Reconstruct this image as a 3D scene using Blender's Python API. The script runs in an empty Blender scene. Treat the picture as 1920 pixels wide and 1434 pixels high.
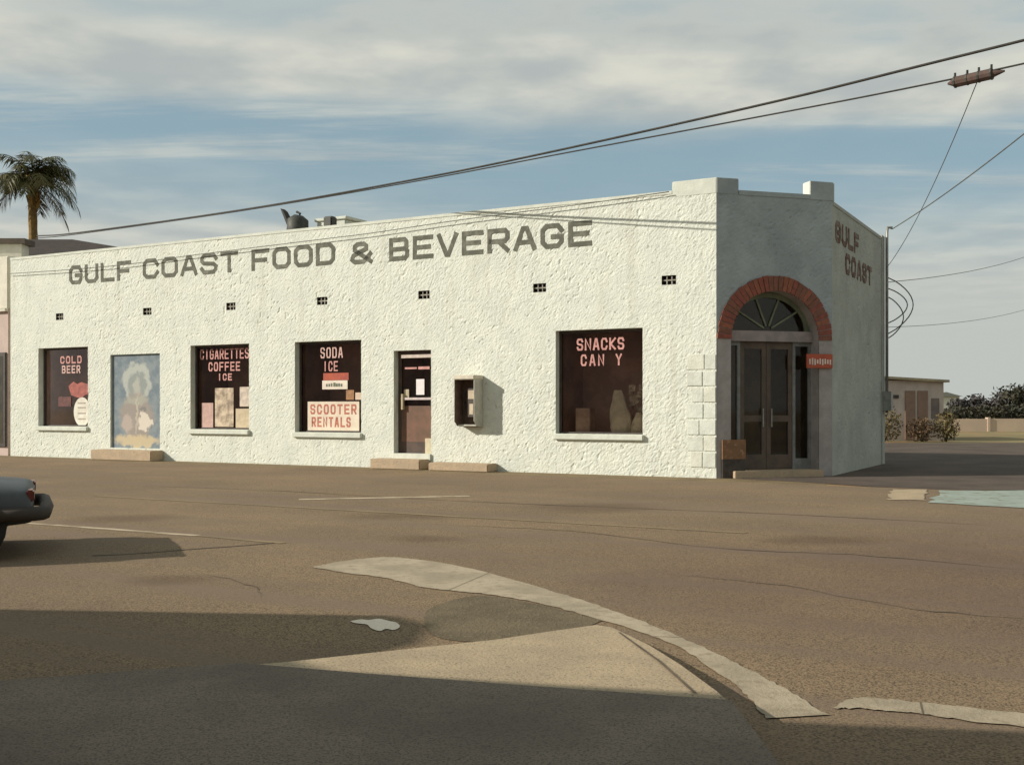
import bpy, bmesh, math, random
import numpy as np
from mathutils import Vector, Matrix

R = math.radians
random.seed(7)
rng = np.random.default_rng(11)
scene = bpy.context.scene
COL = scene.collection

# ------------------------------------------------------------------ camera
cam_d = bpy.data.cameras.new('camera')
cam_d.sensor_width = 36.0
cam_d.lens = 38.5
cam_d.shift_y = 0.0255
cam_d.clip_start = 0.05
cam_d.clip_end = 4000
cam = bpy.data.objects.new('camera', cam_d)
cam.location = (0, 0, 1.3)
cam.rotation_euler = (R(90), 0, 0)
COL.objects.link(cam)
scene.camera = cam

# ------------------------------------------------------------------ light
SUN = Vector((-1.6215, -0.2469, 0.76)).normalized()      # towards the sun
ELEV = math.asin(SUN.z)
AZ = math.atan2(SUN.x, SUN.y)                              # clockwise from +Y
sun_d = bpy.data.lights.new('sun', 'SUN')
sun_d.energy = 5.0
sun_d.angle = R(0.55)
sun_d.color = (1.0, 0.94, 0.85)
sun = bpy.data.objects.new('sun', sun_d)
sun.rotation_euler = SUN.to_track_quat('Z', 'Y').to_euler()
sun.location = (-30, -5, 30)
COL.objects.link(sun)

world = bpy.data.worlds.new('World')
scene.world = world
world.use_nodes = True


def build_sky():
    nt = world.node_tree
    nt.nodes.clear()
    N = nt.nodes.new
    L = nt.links.new

    def math_n(op, a, b=None, clamp=False):
        n = N('ShaderNodeMath')
        n.operation = op
        n.use_clamp = clamp
        for i, v in enumerate((a, b)):
            if v is None:
                continue
            if isinstance(v, (int, float)):
                n.inputs[i].default_value = v
            else:
                L(v, n.inputs[i])
        return n.outputs[0]

    def smooth(x, lo, hi):
        m = N('ShaderNodeMapRange')
        m.interpolation_type = 'SMOOTHSTEP'
        L(x, m.inputs[0])
        m.inputs[1].default_value = lo
        m.inputs[2].default_value = hi
        return m.outputs[0]

    tc = N('ShaderNodeTexCoord')
    sp = N('ShaderNodeSeparateXYZ')
    L(tc.outputs['Generated'], sp.inputs[0])
    X, Y, Z = sp.outputs
    sky = N('ShaderNodeTexSky')
    sky.sky_type = 'NISHITA'
    sky.sun_disc = False
    sky.sun_elevation = ELEV
    sky.sun_rotation = AZ
    sky.air_density = 1.0
    sky.dust_density = 1.2
    sky.ozone_density = 1.5
    # stretched cloud layer: project the direction on a plane overhead
    zz = math_n('ADD', math_n('MAXIMUM', Z, 0.0), 0.05)
    cx = math_n('DIVIDE', X, zz)
    cy = math_n('DIVIDE', Y, zz)
    cb = N('ShaderNodeCombineXYZ')
    L(cx, cb.inputs[0])
    L(cy, cb.inputs[1])
    cb.inputs[2].default_value = 3.7
    mp = N('ShaderNodeMapping')
    mp.inputs['Scale'].default_value = (0.34, 0.75, 1)
    mp.inputs['Rotation'].default_value = (0, 0, R(-8))
    mp.inputs['Location'].default_value = (2.3, 0.4, 0)
    L(cb.outputs[0], mp.inputs[0])
    n1 = N('ShaderNodeTexNoise')
    n1.inputs['Scale'].default_value = 1.1
    n1.inputs['Detail'].default_value = 8
    n1.inputs['Roughness'].default_value = 0.55
    n1.inputs['Distortion'].default_value = 0.35
    L(mp.outputs[0], n1.inputs[0])
    n2 = N('ShaderNodeTexNoise')
    n2.inputs['Scale'].default_value = 2.7
    n2.inputs['Detail'].default_value = 6
    L(cb.outputs[0], n2.inputs[0])
    # banks of stratus: clear gaps open between the layers
    e = math_n('ADD', Z, math_n('MULTIPLY', X, 0.035))
    e = math_n('ADD', e, math_n('MULTIPLY', math_n('SUBTRACT', n1.outputs[0], 0.5), math_n('MULTIPLY', smooth(Z, 0.02, 0.22), 0.11)))
    gap = math_n('MULTIPLY', smooth(e, 0.115, 0.22), math_n('SUBTRACT', 1.0, smooth(e, 0.236, 0.276)))
    gap2 = math_n('MULTIPLY', smooth(e, 0.300, 0.325), math_n('SUBTRACT', 1.0, smooth(e, 0.33, 0.40)))
    gap2 = math_n('MULTIPLY', gap2, smooth(n2.outputs[0], 0.42, 0.62))
    gap = math_n('MAXIMUM', math_n('MULTIPLY', gap, 0.95), math_n('MULTIPLY', gap2, 0.55))
    hi = math_n('MULTIPLY', smooth(e, 0.38, 0.5), math_n('SUBTRACT', 1.0, smooth(n1.outputs[0], 0.42, 0.62)))
    gap = math_n('MAXIMUM', gap, math_n('MULTIPLY', hi, 0.8))
    wisp = N('ShaderNodeTexNoise')
    wisp.inputs['Scale'].default_value = 2.4
    wisp.inputs['Detail'].default_value = 9
    wisp.inputs['Roughness'].default_value = 0.62
    mp2 = N('ShaderNodeMapping')
    mp2.inputs['Scale'].default_value = (0.22, 1.1, 1)
    mp2.inputs['Rotation'].default_value = (0, 0, R(14))
    L(cb.outputs[0], mp2.inputs[0])
    L(mp2.outputs[0], wisp.inputs[0])
    gap = math_n('MULTIPLY', gap, math_n('SUBTRACT', 1.0, math_n('MULTIPLY', smooth(wisp.outputs[0], 0.48, 0.68), 0.6)))
    mask = math_n('SUBTRACT', 1.0, gap, True)
    # cloud colour varies between warm grey and cream
    cr = N('ShaderNodeMix')
    cr.data_type = 'RGBA'
    low = smooth(Z, 0.05, 0.2)
    cv = math_n('MULTIPLY', smooth(n2.outputs[0], 0.3, 0.72), low)
    L(math_n('ADD', cv, math_n('MULTIPLY', math_n('SUBTRACT', 1.0, low), 0.3)), cr.inputs[0])
    cr.inputs[6].default_value = (4.45, 4.85, 4.8, 1)
    cr.inputs[7].default_value = (7.0, 6.95, 6.1, 1)
    # pale clear air
    hz = N('ShaderNodeMix')
    hz.data_type = 'RGBA'
    hz.inputs[0].default_value = 0.6
    L(sky.outputs[0], hz.inputs[6])
    hz.inputs[7].default_value = (3.1, 4.55, 5.0, 1)
    mx = N('ShaderNodeMix')
    mx.data_type = 'RGBA'
    L(mask, mx.inputs[0])
    L(hz.outputs[2], mx.inputs[6])
    L(cr.outputs[2], mx.inputs[7])
    bg = N('ShaderNodeBackground')
    bg.inputs['Strength'].default_value = 0.1
    L(mx.outputs[2], bg.inputs['Color'])
    out = N('ShaderNodeOutputWorld')
    L(bg.outputs[0], out.inputs[0])


build_sky()
vs = scene.view_settings
vs.view_transform = 'Standard'
vs.look = 'None'
vs.exposure = 0.0
vs.gamma = 1.0
vs.use_curve_mapping = False


# ------------------------------------------------------------------ materials
def pm(name, c1, c2=None, scale=6.0, rough=0.8, bump=0.0, bscale=40.0, lo=0.4, hi=0.6, spec=0.3,
       c3=None, s3=60.0, lo3=0.6, hi3=0.66, metallic=0.0, detail=6.0, stretch=None, streak=None):
    """procedural surface: c1/c2 blotches, c3 fine specks, noise relief"""
    m = bpy.data.materials.new(name)
    m.use_nodes = True
    nt = m.node_tree
    b = nt.nodes['Principled BSDF']
    b.inputs['Roughness'].default_value = rough
    b.inputs['Specular IOR Level'].default_value = spec
    b.inputs['Metallic'].default_value = metallic
    tc = nt.nodes.new('ShaderNodeTexCoord')
    src = tc.outputs['Object']
    if stretch:
        mp = nt.nodes.new('ShaderNodeMapping')
        mp.inputs['Scale'].default_value = stretch
        nt.links.new(src, mp.inputs[0])
        src = mp.outputs[0]
    if c2 is None:
        c2 = tuple(min(1, v * 0.82) for v in c1)

    def noise(s, d):
        n = nt.nodes.new('ShaderNodeTexNoise')
        n.inputs['Scale'].default_value = s
        n.inputs['Detail'].default_value = d
        n.inputs['Roughness'].default_value = 0.6
        nt.links.new(src, n.inputs[0])
        return n.outputs[0]

    def ramp(x, a, z):
        r = nt.nodes.new('ShaderNodeMapRange')
        r.inputs[1].default_value = a
        r.inputs[2].default_value = z
        nt.links.new(x, r.inputs[0])
        return r.outputs[0]
    mx = nt.nodes.new('ShaderNodeMix')
    mx.data_type = 'RGBA'
    nt.links.new(ramp(noise(scale, detail), lo, hi), mx.inputs[0])
    mx.inputs[6].default_value = (*c1, 1)
    mx.inputs[7].default_value = (*c2, 1)
    col = mx.outputs[2]
    if c3 is not None:
        m3 = nt.nodes.new('ShaderNodeMix')
        m3.data_type = 'RGBA'
        nt.links.new(ramp(noise(s3, 3.0), lo3, hi3), m3.inputs[0])
        nt.links.new(col, m3.inputs[6])
        m3.inputs[7].default_value = (*c3, 1)
        col = m3.outputs[2]
    if streak is not None:                    # (scale vector, z rotation, colour, lo, hi, amount)
        mp = nt.nodes.new('ShaderNodeMapping')
        mp.inputs['Scale'].default_value = streak[0]
        mr = nt.nodes.new('ShaderNodeMapping')
        mr.inputs['Rotation'].default_value = (0, 0, streak[1])
        nt.links.new(tc.outputs['Object'], mr.inputs[0])
        nt.links.new(mr.outputs[0], mp.inputs[0])
        n = nt.nodes.new('ShaderNodeTexNoise')
        n.inputs['Scale'].default_value = 1.0
        n.inputs['Detail'].default_value = 7
        n.inputs['Roughness'].default_value = 0.65
        nt.links.new(mp.outputs[0], n.inputs[0])
        k = nt.nodes.new('ShaderNodeMath')
        k.operation = 'MULTIPLY'
        k.inputs[1].default_value = streak[5]
        nt.links.new(ramp(n.outputs[0], streak[3], streak[4]), k.inputs[0])
        m4 = nt.nodes.new('ShaderNodeMix')
        m4.data_type = 'RGBA'
        nt.links.new(k.outputs[0], m4.inputs[0])
        nt.links.new(col, m4.inputs[6])
        m4.inputs[7].default_value = (*streak[2], 1)
        col = m4.outputs[2]
    nt.links.new(col, b.inputs['Base Color'])
    if bump:
        bp = nt.nodes.new('ShaderNodeBump')
        bp.inputs['Strength'].default_value = bump
        bp.inputs['Distance'].default_value = 0.02
        nt.links.new(noise(bscale, 4.0), bp.inputs['Height'])
        nt.links.new(bp.outputs[0], b.inputs['Normal'])
    return m


def glass_mat(name, tint, ior=1.22):
    m = bpy.data.materials.new(name)
    m.use_nodes = True
    nt = m.node_tree
    nt.nodes.clear()
    t = nt.nodes.new('ShaderNodeBsdfTransparent')
    t.inputs[0].default_value = (*tint, 1)
    g = nt.nodes.new('ShaderNodeBsdfGlossy')
    g.inputs['Roughness'].default_value = 0.04
    fr = nt.nodes.new('ShaderNodeFresnel')
    fr.inputs[0].default_value = ior
    mx = nt.nodes.new('ShaderNodeMixShader')
    nt.links.new(fr.outputs[0], mx.inputs[0])
    nt.links.new(t.outputs[0], mx.inputs[1])
    nt.links.new(g.outputs[0], mx.inputs[2])
    o = nt.nodes.new('ShaderNodeOutputMaterial')
    nt.links.new(mx.outputs[0], o.inputs[0])
    return m


BROT0 = math.atan2(-0.48348, 0.87535)
M = {}
M['white_wall'] = pm('white_stucco', (0.71, 0.725, 0.625), (0.63, 0.645, 0.565), scale=2.2, rough=0.9, bump=0.7, bscale=38,
                     lo=0.35, hi=0.68, spec=0.15, c3=(0.33, 0.33, 0.28), s3=13, lo3=0.60, hi3=0.72, streak=((3.2, 3.2, 0.35), 0.0, (0.50, 0.485, 0.39), 0.52, 0.78, 0.55))
M['white_trim'] = pm('white_trim', (0.655, 0.67, 0.575), (0.57, 0.585, 0.50), scale=4, rough=0.85, bump=0.25, bscale=30)
M['shade_tone_entrance'] = pm('entrance_stucco_shade_tone', (0.385, 0.42, 0.42), (0.30, 0.33, 0.335), scale=1.6, rough=0.9, bump=0.5, bscale=20,  # white stucco darkened in colour to carry the shade on the entrance face
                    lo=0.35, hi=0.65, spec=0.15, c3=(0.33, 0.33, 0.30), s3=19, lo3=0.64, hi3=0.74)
M['shade_tone_side'] = pm('side_stucco_shade_tone', (0.44, 0.445, 0.385), (0.355, 0.36, 0.315), scale=1.4, rough=0.9, bump=0.5, bscale=20,  # shade of the side wall put into this darker greenish tone
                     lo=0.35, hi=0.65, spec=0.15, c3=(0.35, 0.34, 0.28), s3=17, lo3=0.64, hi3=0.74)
M['letter'] = pm('grey_lettering', (0.115, 0.115, 0.088), (0.25, 0.245, 0.195), scale=6, rough=0.9, lo=0.45, hi=0.78)
M['red_letter'] = pm('faded_red_lettering', (0.135, 0.072, 0.052), (0.28, 0.235, 0.19), scale=4, rough=0.9, lo=0.45, hi=0.68)
M['dark'] = pm('dark_interior', (0.50, 0.32, 0.25), (0.34, 0.22, 0.18), scale=2, rough=0.9)
M['slot'] = pm('vent_slot', (0.05, 0.042, 0.034), scale=3, rough=0.9)
M['frame'] = pm('dark_frame', (0.075, 0.06, 0.05), (0.05, 0.042, 0.036), scale=8, rough=0.6)
M['vent_grille'] = pm('vent_grille', (0.42, 0.40, 0.33), (0.22, 0.20, 0.16), scale=12, rough=0.9)
M['glass'] = glass_mat('window_glass', (0.80, 0.74, 0.70))
M['entry_glass'] = glass_mat('entry_glass', (0.75, 0.72, 0.66), 1.4)
M['step'] = pm('tan_concrete', (0.47, 0.35, 0.23), (0.40, 0.31, 0.21), scale=5, rough=0.9, bump=0.4, bscale=30, c3=(0.28, 0.22, 0.15), s3=30)
M['concrete'] = pm('pale_concrete', (0.44, 0.36, 0.245), (0.33, 0.27, 0.185), scale=2.2, rough=0.92, bump=0.35, bscale=60,
                   c3=(0.27, 0.215, 0.14), s3=14, lo3=0.52, hi3=0.76)
M['sidewalk'] = pm('tan_sidewalk', (0.47, 0.36, 0.225), (0.40, 0.305, 0.195), scale=2.5, rough=0.92, bump=0.35, bscale=60,
                   c3=(0.20, 0.155, 0.10), s3=75, lo3=0.54, hi3=0.66)
M['asphalt'] = pm('worn_brown_asphalt', (0.345, 0.243, 0.138), (0.245, 0.176, 0.112), scale=0.35, rough=0.95, bump=0.4, bscale=150,
                  lo=0.35, hi=0.65, spec=0.12, c3=(0.095, 0.07, 0.05), s3=85, lo3=0.45, hi3=0.64, detail=9,
                  streak=((0.12, 1.6, 1.0), -BROT0, (0.215, 0.158, 0.112), 0.44, 0.66, 0.75))


def worn_area(m, cx, cy, rx, ry, c_, amt):
    nt = m.node_tree
    L = nt.links.new
    b = nt.nodes['Principled BSDF']
    col = b.inputs['Base Color'].links[0].from_socket
    tc = nt.nodes.new('ShaderNodeTexCoord')
    mp = nt.nodes.new('ShaderNodeMapping')
    mp.inputs['Location'].default_value = (-cx / rx, -cy / ry, 0)
    mp.inputs['Scale'].default_value = (1 / rx, 1 / ry, 0)
    L(tc.outputs['Object'], mp.inputs[0])
    ln = nt.nodes.new('ShaderNodeVectorMath')
    ln.operation = 'LENGTH'
    L(mp.outputs[0], ln.inputs[0])
    nz = nt.nodes.new('ShaderNodeTexNoise')
    nz.inputs['Scale'].default_value = 0.9
    nz.inputs['Detail'].default_value = 6
    L(tc.outputs['Object'], nz.inputs[0])
    ad = nt.nodes.new('ShaderNodeMath')
    ad.operation = 'ADD'
    L(ln.outputs['Value'], ad.inputs[0])
    L(nz.outputs[0], ad.inputs[1])
    r = nt.nodes.new('ShaderNodeMapRange')
    r.interpolation_type = 'SMOOTHSTEP'
    r.inputs[1].default_value = 1.75
    r.inputs[2].default_value = 0.75
    r.inputs[4].default_value = amt
    L(ad.outputs[0], r.inputs[0])
    mx = nt.nodes.new('ShaderNodeMix')
    mx.data_type = 'RGBA'
    mx.blend_type = 'MULTIPLY'
    L(r.outputs[0], mx.inputs[0])
    L(col, mx.inputs[6])
    mx.inputs[7].default_value = (*c_, 1)
    L(mx.outputs[2], b.inputs['Base Color'])


worn_area(M['asphalt'], 4.2, 8.2, 4.6, 4.2, (0.72, 0.66, 0.70), 0.6)
for cx_, cy_, r_s in ((-1.5, 13.2, .55), (1.0, 14.4, .8), (-4.6, 12.9, .6), (3.0, 10.8, .5), (-0.9, 10.9, .35), (-2.6, 8.3, .3)):
    worn_area(M['asphalt'], cx_, cy_, r_s * 1.3, r_s, (0.55, 0.53, 0.52), 0.55)       # old oil drips
M['dark_asphalt'] = pm('dark_asphalt', (0.135, 0.104, 0.082), (0.10, 0.078, 0.063), scale=0.8, rough=0.95, bump=0.4, bscale=80,
                       spec=0.12, c3=(0.085, 0.068, 0.055), s3=40, lo3=0.52, hi3=0.66)
M['roadside'] = pm('sandy_roadside', (0.225, 0.165, 0.085), (0.165, 0.118, 0.062), scale=1.4, rough=0.95, bump=0.4, bscale=40,
                   c3=(0.32, 0.25, 0.15), s3=14, lo3=0.6, hi3=0.7)
M['earth'] = pm('dry_ground', (0.27, 0.205, 0.09), (0.19, 0.155, 0.07), scale=0.15, rough=0.95, bump=0.3, bscale=20,
                c3=(0.30, 0.17, 0.08), s3=0.5, lo3=0.55, hi3=0.65)
M['verge'] = pm('bare_verge', (0.165, 0.125, 0.072), (0.125, 0.096, 0.055), scale=3, rough=0.95, bump=0.6, bscale=50,
                c3=(0.22, 0.17, 0.10), s3=50, lo3=0.57, hi3=0.66)
M['paint'] = pm('worn_road_paint', (0.50, 0.40, 0.27), (0.29, 0.225, 0.14), scale=3.0, rough=0.9, lo=0.42, hi=0.62)
M['faint_paint'] = pm('faint_road_paint', (0.27, 0.195, 0.105), (0.205, 0.155, 0.09), scale=1.2, rough=0.9, lo=0.4, hi=0.62)
M['tar'] = pm('tar_seam', (0.10, 0.075, 0.05), (0.16, 0.12, 0.075), scale=3, rough=0.9)
M['aqua'] = pm('aqua_paint', (0.33, 0.375, 0.315), (0.28, 0.315, 0.26), scale=2, rough=0.85, c3=(0.20, 0.17, 0.115), s3=6, lo3=0.56, hi3=0.68)
M['cable'] = pm('black_cable', (0.03, 0.028, 0.022), (0.045, 0.04, 0.03), scale=5, rough=0.7)
M['thin_cable'] = pm('grey_cable', (0.10, 0.10, 0.085), (0.14, 0.135, 0.11), scale=5, rough=0.7)
M['rust'] = pm('rusty_sleeve', (0.12, 0.075, 0.06), (0.085, 0.055, 0.045), scale=8, rough=0.8)
M['metal'] = pm('grey_metal', (0.33, 0.33, 0.30), (0.25, 0.25, 0.22), scale=9, rough=0.5, metallic=0.4)
M['dark_metal'] = pm('dark_metal', (0.085, 0.085, 0.072), (0.055, 0.055, 0.046), scale=9, rough=0.6, metallic=0.3)
M['palm_leaf'] = pm('palm_leaf', (0.085, 0.085, 0.03), (0.125, 0.11, 0.038), scale=2, rough=0.6)
M['palm_dead'] = pm('dry_palm_leaf', (0.16, 0.12, 0.065), (0.10, 0.078, 0.045), scale=2, rough=0.8)
M['palm_trunk'] = pm('palm_trunk', (0.30, 0.19, 0.06), (0.19, 0.12, 0.05), scale=7, rough=0.95, bump=0.6, bscale=14)
M['palm_boot'] = pm('palm_boot', (0.46, 0.27, 0.06), (0.34, 0.20, 0.06), scale=6, rough=0.9)


# ------------------------------------------------------------------ mesh helpers
class MB:
    def __init__(self):
        self.v, self.f, self.mi = [], [], []
        self.cur = 0

    def add(self, vs_, fs_):
        o = len(self.v)
        self.v += [tuple(p) for p in vs_]
        for f in fs_:
            self.f.append(tuple(i + o for i in f))
            self.mi.append(self.cur)

    def hexa(self, p):                         # 8 corners: bottom loop, top loop
        self.add(p, [(3, 2, 1, 0), (4, 5, 6, 7), (0, 1, 5, 4), (1, 2, 6, 5), (2, 3, 7, 6), (3, 0, 4, 7)])

    def box(self, x0, x1, y0, y1, z0, z1):
        self.hexa([(x0, y0, z0), (x1, y0, z0), (x1, y1, z0), (x0, y1, z0),
                   (x0, y0, z1), (x1, y0, z1), (x1, y1, z1), (x0, y1, z1)])

    def prism(self, pts, fa, fb):              # pts polygon, fa/fb map a 2-D point to 3-D (two faces)
        n = len(pts)
        self.add([fa(*p) for p in pts] + [fb(*p) for p in pts],
                 [tuple(range(n)), tuple(range(2 * n - 1, n - 1, -1))] +
                 [(i, i + n, (i + 1) % n + n, (i + 1) % n) for i in range(n)])

    def tube(self, path, rad, n=6, cap=True):
        path = [Vector(p) for p in path]
        rads = rad if isinstance(rad, (list, tuple)) else [rad] * len(path)
        rings = []
        for i, p in enumerate(path):
            t = (path[min(i + 1, len(path) - 1)] - path[max(i - 1, 0)]).normalized()
            a = t.cross(Vector((0, 0, 1)))
            if a.length < 0.01:
                a = Vector((1, 0, 0))
            a.normalize()
            b = t.cross(a)
            rings.append([p + (a * math.cos(2 * math.pi * k / n) + b * math.sin(2 * math.pi * k / n)) * rads[i] for k in range(n)])
        vs_ = [q for r in rings for q in r]
        fs_ = []
        for i in range(len(rings) - 1):
            for k in range(n):
                fs_.append((i * n + k, i * n + (k + 1) % n, (i + 1) * n + (k + 1) % n, (i + 1) * n + k))
        if cap:
            fs_.append(tuple(range(n - 1, -1, -1)))
            fs_.append(tuple((len(rings) - 1) * n + k for k in range(n)))
        self.add(vs_, fs_)

    def build(self, name, mats, parent=None, smooth=False, bevel=0.0):
        me = bpy.data.meshes.new(name)
        me.from_pydata(self.v, [], self.f)
        if not isinstance(mats, (list, tuple)):
            mats = [mats]
        for m in mats:
            me.materials.append(m)
        me.polygons.foreach_set('material_index', self.mi)
        bm = bmesh.new()
        bm.from_mesh(me)
        bmesh.ops.recalc_face_normals(bm, faces=bm.faces)
        if bevel:
            bmesh.ops.bevel(bm, geom=list(bm.edges), offset=bevel, segments=2, affect='EDGES', clamp_overlap=True)
        bm.to_mesh(me)
        bm.free()
        if smooth:
            me.polygons.foreach_set('use_smooth', [True] * len(me.polygons))
        me.update()
        o = bpy.data.objects.new(name, me)
        COL.objects.link(o)
        if parent is not None:
            o.parent = parent
        return o


def tag(o, label=None, cat=None, group=None, kind=None):
    if label:
        o['label'] = label
    if cat:
        o['category'] = cat
    if group:
        o['group'] = group
    if kind:
        o['kind'] = kind
    return o


def empty(name, loc=(0, 0, 0), rz=0.0):
    o = bpy.data.objects.new(name, None)
    o.empty_display_size = 0.3
    o.location = loc
    o.rotation_euler = (0, 0, rz)
    COL.objects.link(o)
    return o


def copy_tree(o, parent=None):
    c = o.copy()
    COL.objects.link(c)
    if parent is not None:
        c.parent = parent
    for ch in list(o.children):
        copy_tree(ch, c)
    return c


def sheet(name, pts, z, mat, kind='structure', label=None):
    mb = MB()
    mb.add([(x, y, z) for x, y in pts], [tuple(range(len(pts)))])
    o = mb.build(name, mat)
    if o.data.polygons[0].normal.z < 0:
        o.data.flip_normals()
    return tag(o, label, None, None, kind)


def ragged(pts, step=0.12, j=0.02, seed=1):
    """a closed outline broken into short uneven steps"""
    r2 = random.Random(seed)
    out = []
    for i, a in enumerate(pts):
        b = pts[(i + 1) % len(pts)]
        d = math.hypot(b[0] - a[0], b[1] - a[1])
        n = max(1, min(60, int(d / step)))
        for k in range(n):
            t = k / n
            out.append((a[0] + (b[0] - a[0]) * t + r2.uniform(-j, j), a[1] + (b[1] - a[1]) * t + r2.uniform(-j, j)))
    return out


def smooth_line(pts, n=6):
    """Catmull-Rom through 2-D points"""
    P = [np.array(p, float) for p in pts]
    P = [2 * P[0] - P[1]] + P + [2 * P[-1] - P[-2]]
    out = []
    for i in range(1, len(P) - 2):
        for k in range(n):
            t = k / n
            a, b, c, d = P[i - 1], P[i], P[i + 1], P[i + 2]
            out.append(tuple(0.5 * ((2 * b) + (c - a) * t + (2 * a - 5 * b + 4 * c - d) * t * t + (3 * b - a - 3 * c + d) * t ** 3)))
    out.append(tuple(P[-2]))
    return out


def value_noise(x, z, s, seed):
    r = np.random.default_rng(seed)
    T = r.random((256, 256))
    fx, fz = np.asarray(x) / s, np.asarray(z) / s
    ix, iz = np.floor(fx).astype(int), np.floor(fz).astype(int)
    tx, tz = fx - ix, fz - iz
    tx = tx * tx * (3 - 2 * tx)
    tz = tz * tz * (3 - 2 * tz)
    g = lambda a, b: T[a % 256, b % 256]
    return ((g(ix, iz) * (1 - tx) + g(ix + 1, iz) * tx) * (1 - tz) + (g(ix, iz + 1) * (1 - tx) + g(ix + 1, iz + 1) * tx) * tz)


def relief_sheet(name, s0, s1, z0, z1, fmap, mat, parent, rects=(), drop=None, cell=0.038, amp=0.010, seed=1):
    """a rough rendered wall: a fine grid with real lumps and openings left out. fmap(s, z, out) -> xyz"""
    def lines(a, b, extra):
        L = list(np.linspace(a, b, max(2, int((b - a) / cell))))
        L = [v for v in L if all(abs(v - e) > cell * 0.45 for e in extra)] + list(extra)
        return np.array(sorted(set(round(float(v), 5) for v in L if a - 1e-6 <= v <= b + 1e-6)))
    S = lines(s0, s1, [e for r in rects for e in r[:2]] + [s0, s1])
    Zl = lines(z0, z1, [e for r in rects for e in r[2:]] + [z0, z1])
    gs, gz = np.meshgrid(S, Zl, indexing='ij')
    h = 0.22 * value_noise(gs, gz, 0.2, seed) + 0.30 * value_noise(gs, gz * 1.2, 0.07, seed + 1) + 0.65 * rng.random(gs.shape)
    pit = (value_noise(gs, gz, 0.06, seed + 2) > 0.86) * value_noise(gs, gz, 0.9, seed + 7) * 1.6
    h = (h - 0.55) * amp * (0.55 + 0.9 * value_noise(gs, gz, 1.3, seed + 5)) - pit * amp * 1.0
    h[0, :] = h[-1, :] = 0
    nz = len(Zl)
    verts = [fmap(gs[i, j], gz[i, j], h[i, j]) for i in range(len(S)) for j in range(nz)]
    faces = []
    for i in range(len(S) - 1):
        sm = 0.5 * (S[i] + S[i + 1])
        for j in range(nz - 1):
            zm = 0.5 * (Zl[j] + Zl[j + 1])
            if any(r[0] < sm < r[1] and r[2] < zm < r[3] for r in rects):
                continue
            if drop and drop(sm, zm):
                continue
            faces.append((i * nz + j, (i + 1) * nz + j, (i + 1) * nz + j + 1, i * nz + j + 1))
    me = bpy.data.meshes.new(name)
    me.from_pydata(verts, [], faces)
    me.materials.append(mat)
    me.update()
    o = bpy.data.objects.new(name, me)
    COL.objects.link(o)
    o.parent = parent
    return o


c = 0.2
GLYPH = {
    'O': [([(0, c), (c, 0), (1 - c, 0), (1, c), (1, 1 - c), (1 - c, 1), (c, 1), (0, 1 - c)], True)],
    'D': [([(0, 0), (1 - c, 0), (1, c), (1, 1 - c), (1 - c, 1), (0, 1)], True)],
    'G': [([(1, .76), (1 - c, 1), (c, 1), (0, 1 - c), (0, c), (c, 0), (1 - c, 0), (1, c), (1, .46), (.55, .46)], False)],
    'C': [([(1, .74), (1 - c, 1), (c, 1), (0, 1 - c), (0, c), (c, 0), (1 - c, 0), (1, .26)], False)],
    'U': [([(0, 1), (0, c), (c, 0), (1 - c, 0), (1, c), (1, 1)], False)],
    'L': [([(0, 1), (0, 0), (1, 0)], False)],
    'F': [([(0, 0), (0, 1), (1, 1)], False), ([(.08, .48), (.85, .48)], False)],
    'A': [([(0, 0), (.4, 1), (.6, 1), (1, 0)], False), ([(.2, .3), (.8, .3)], False)],
    'S': [([(1, .8), (.84, 1), (.16, 1), (0, .84), (0, .66), (.16, .53), (.84, .47), (1, .34), (1, .16), (.84, 0), (.16, 0), (0, .2)], False)],
    'T': [([(0, 1), (1, 1)], False), ([(.5, .94), (.5, 0)], False)],
    '&': [([(1, 0), (.14, .66), (.14, .88), (.28, 1), (.64, 1), (.76, .88), (.76, .72), (.06, .36), (0, .14), (.14, 0), (.62, 0), (.98, .42)], False)],
    'B': [([(0, 0), (.86, 0), (1, .12), (1, .38), (.9, .5), (.95, .62), (.95, .88), (.83, 1), (0, 1)], True), ([(.08, .5), (.82, .5)], False)],
    'E': [([(1, 1), (0, 1), (0, 0), (1, 0)], False), ([(.08, .5), (.86, .5)], False)],
    'V': [([(0, 1), (.44, 0), (.56, 0), (1, 1)], False)],
    'R': [([(0, 0), (0, 1), (.86, 1), (1, .87), (1, .6), (.86, .46), (.08, .46)], False), ([(.55, .42), (1, 0)], False)],
    'N': [([(0, 0), (0, 1), (1, 0), (1, 1)], False)],
    'K': [([(0, 0), (0, 1)], False), ([(1, 1), (.12, .48), (1, 0)], False)],
    'Y': [([(0, 1), (.5, .48), (1, 1)], False), ([(.5, .42), (.5, 0)], False)],
    'I': [([(.5, 0), (.5, 1)], False)],
}


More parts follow.
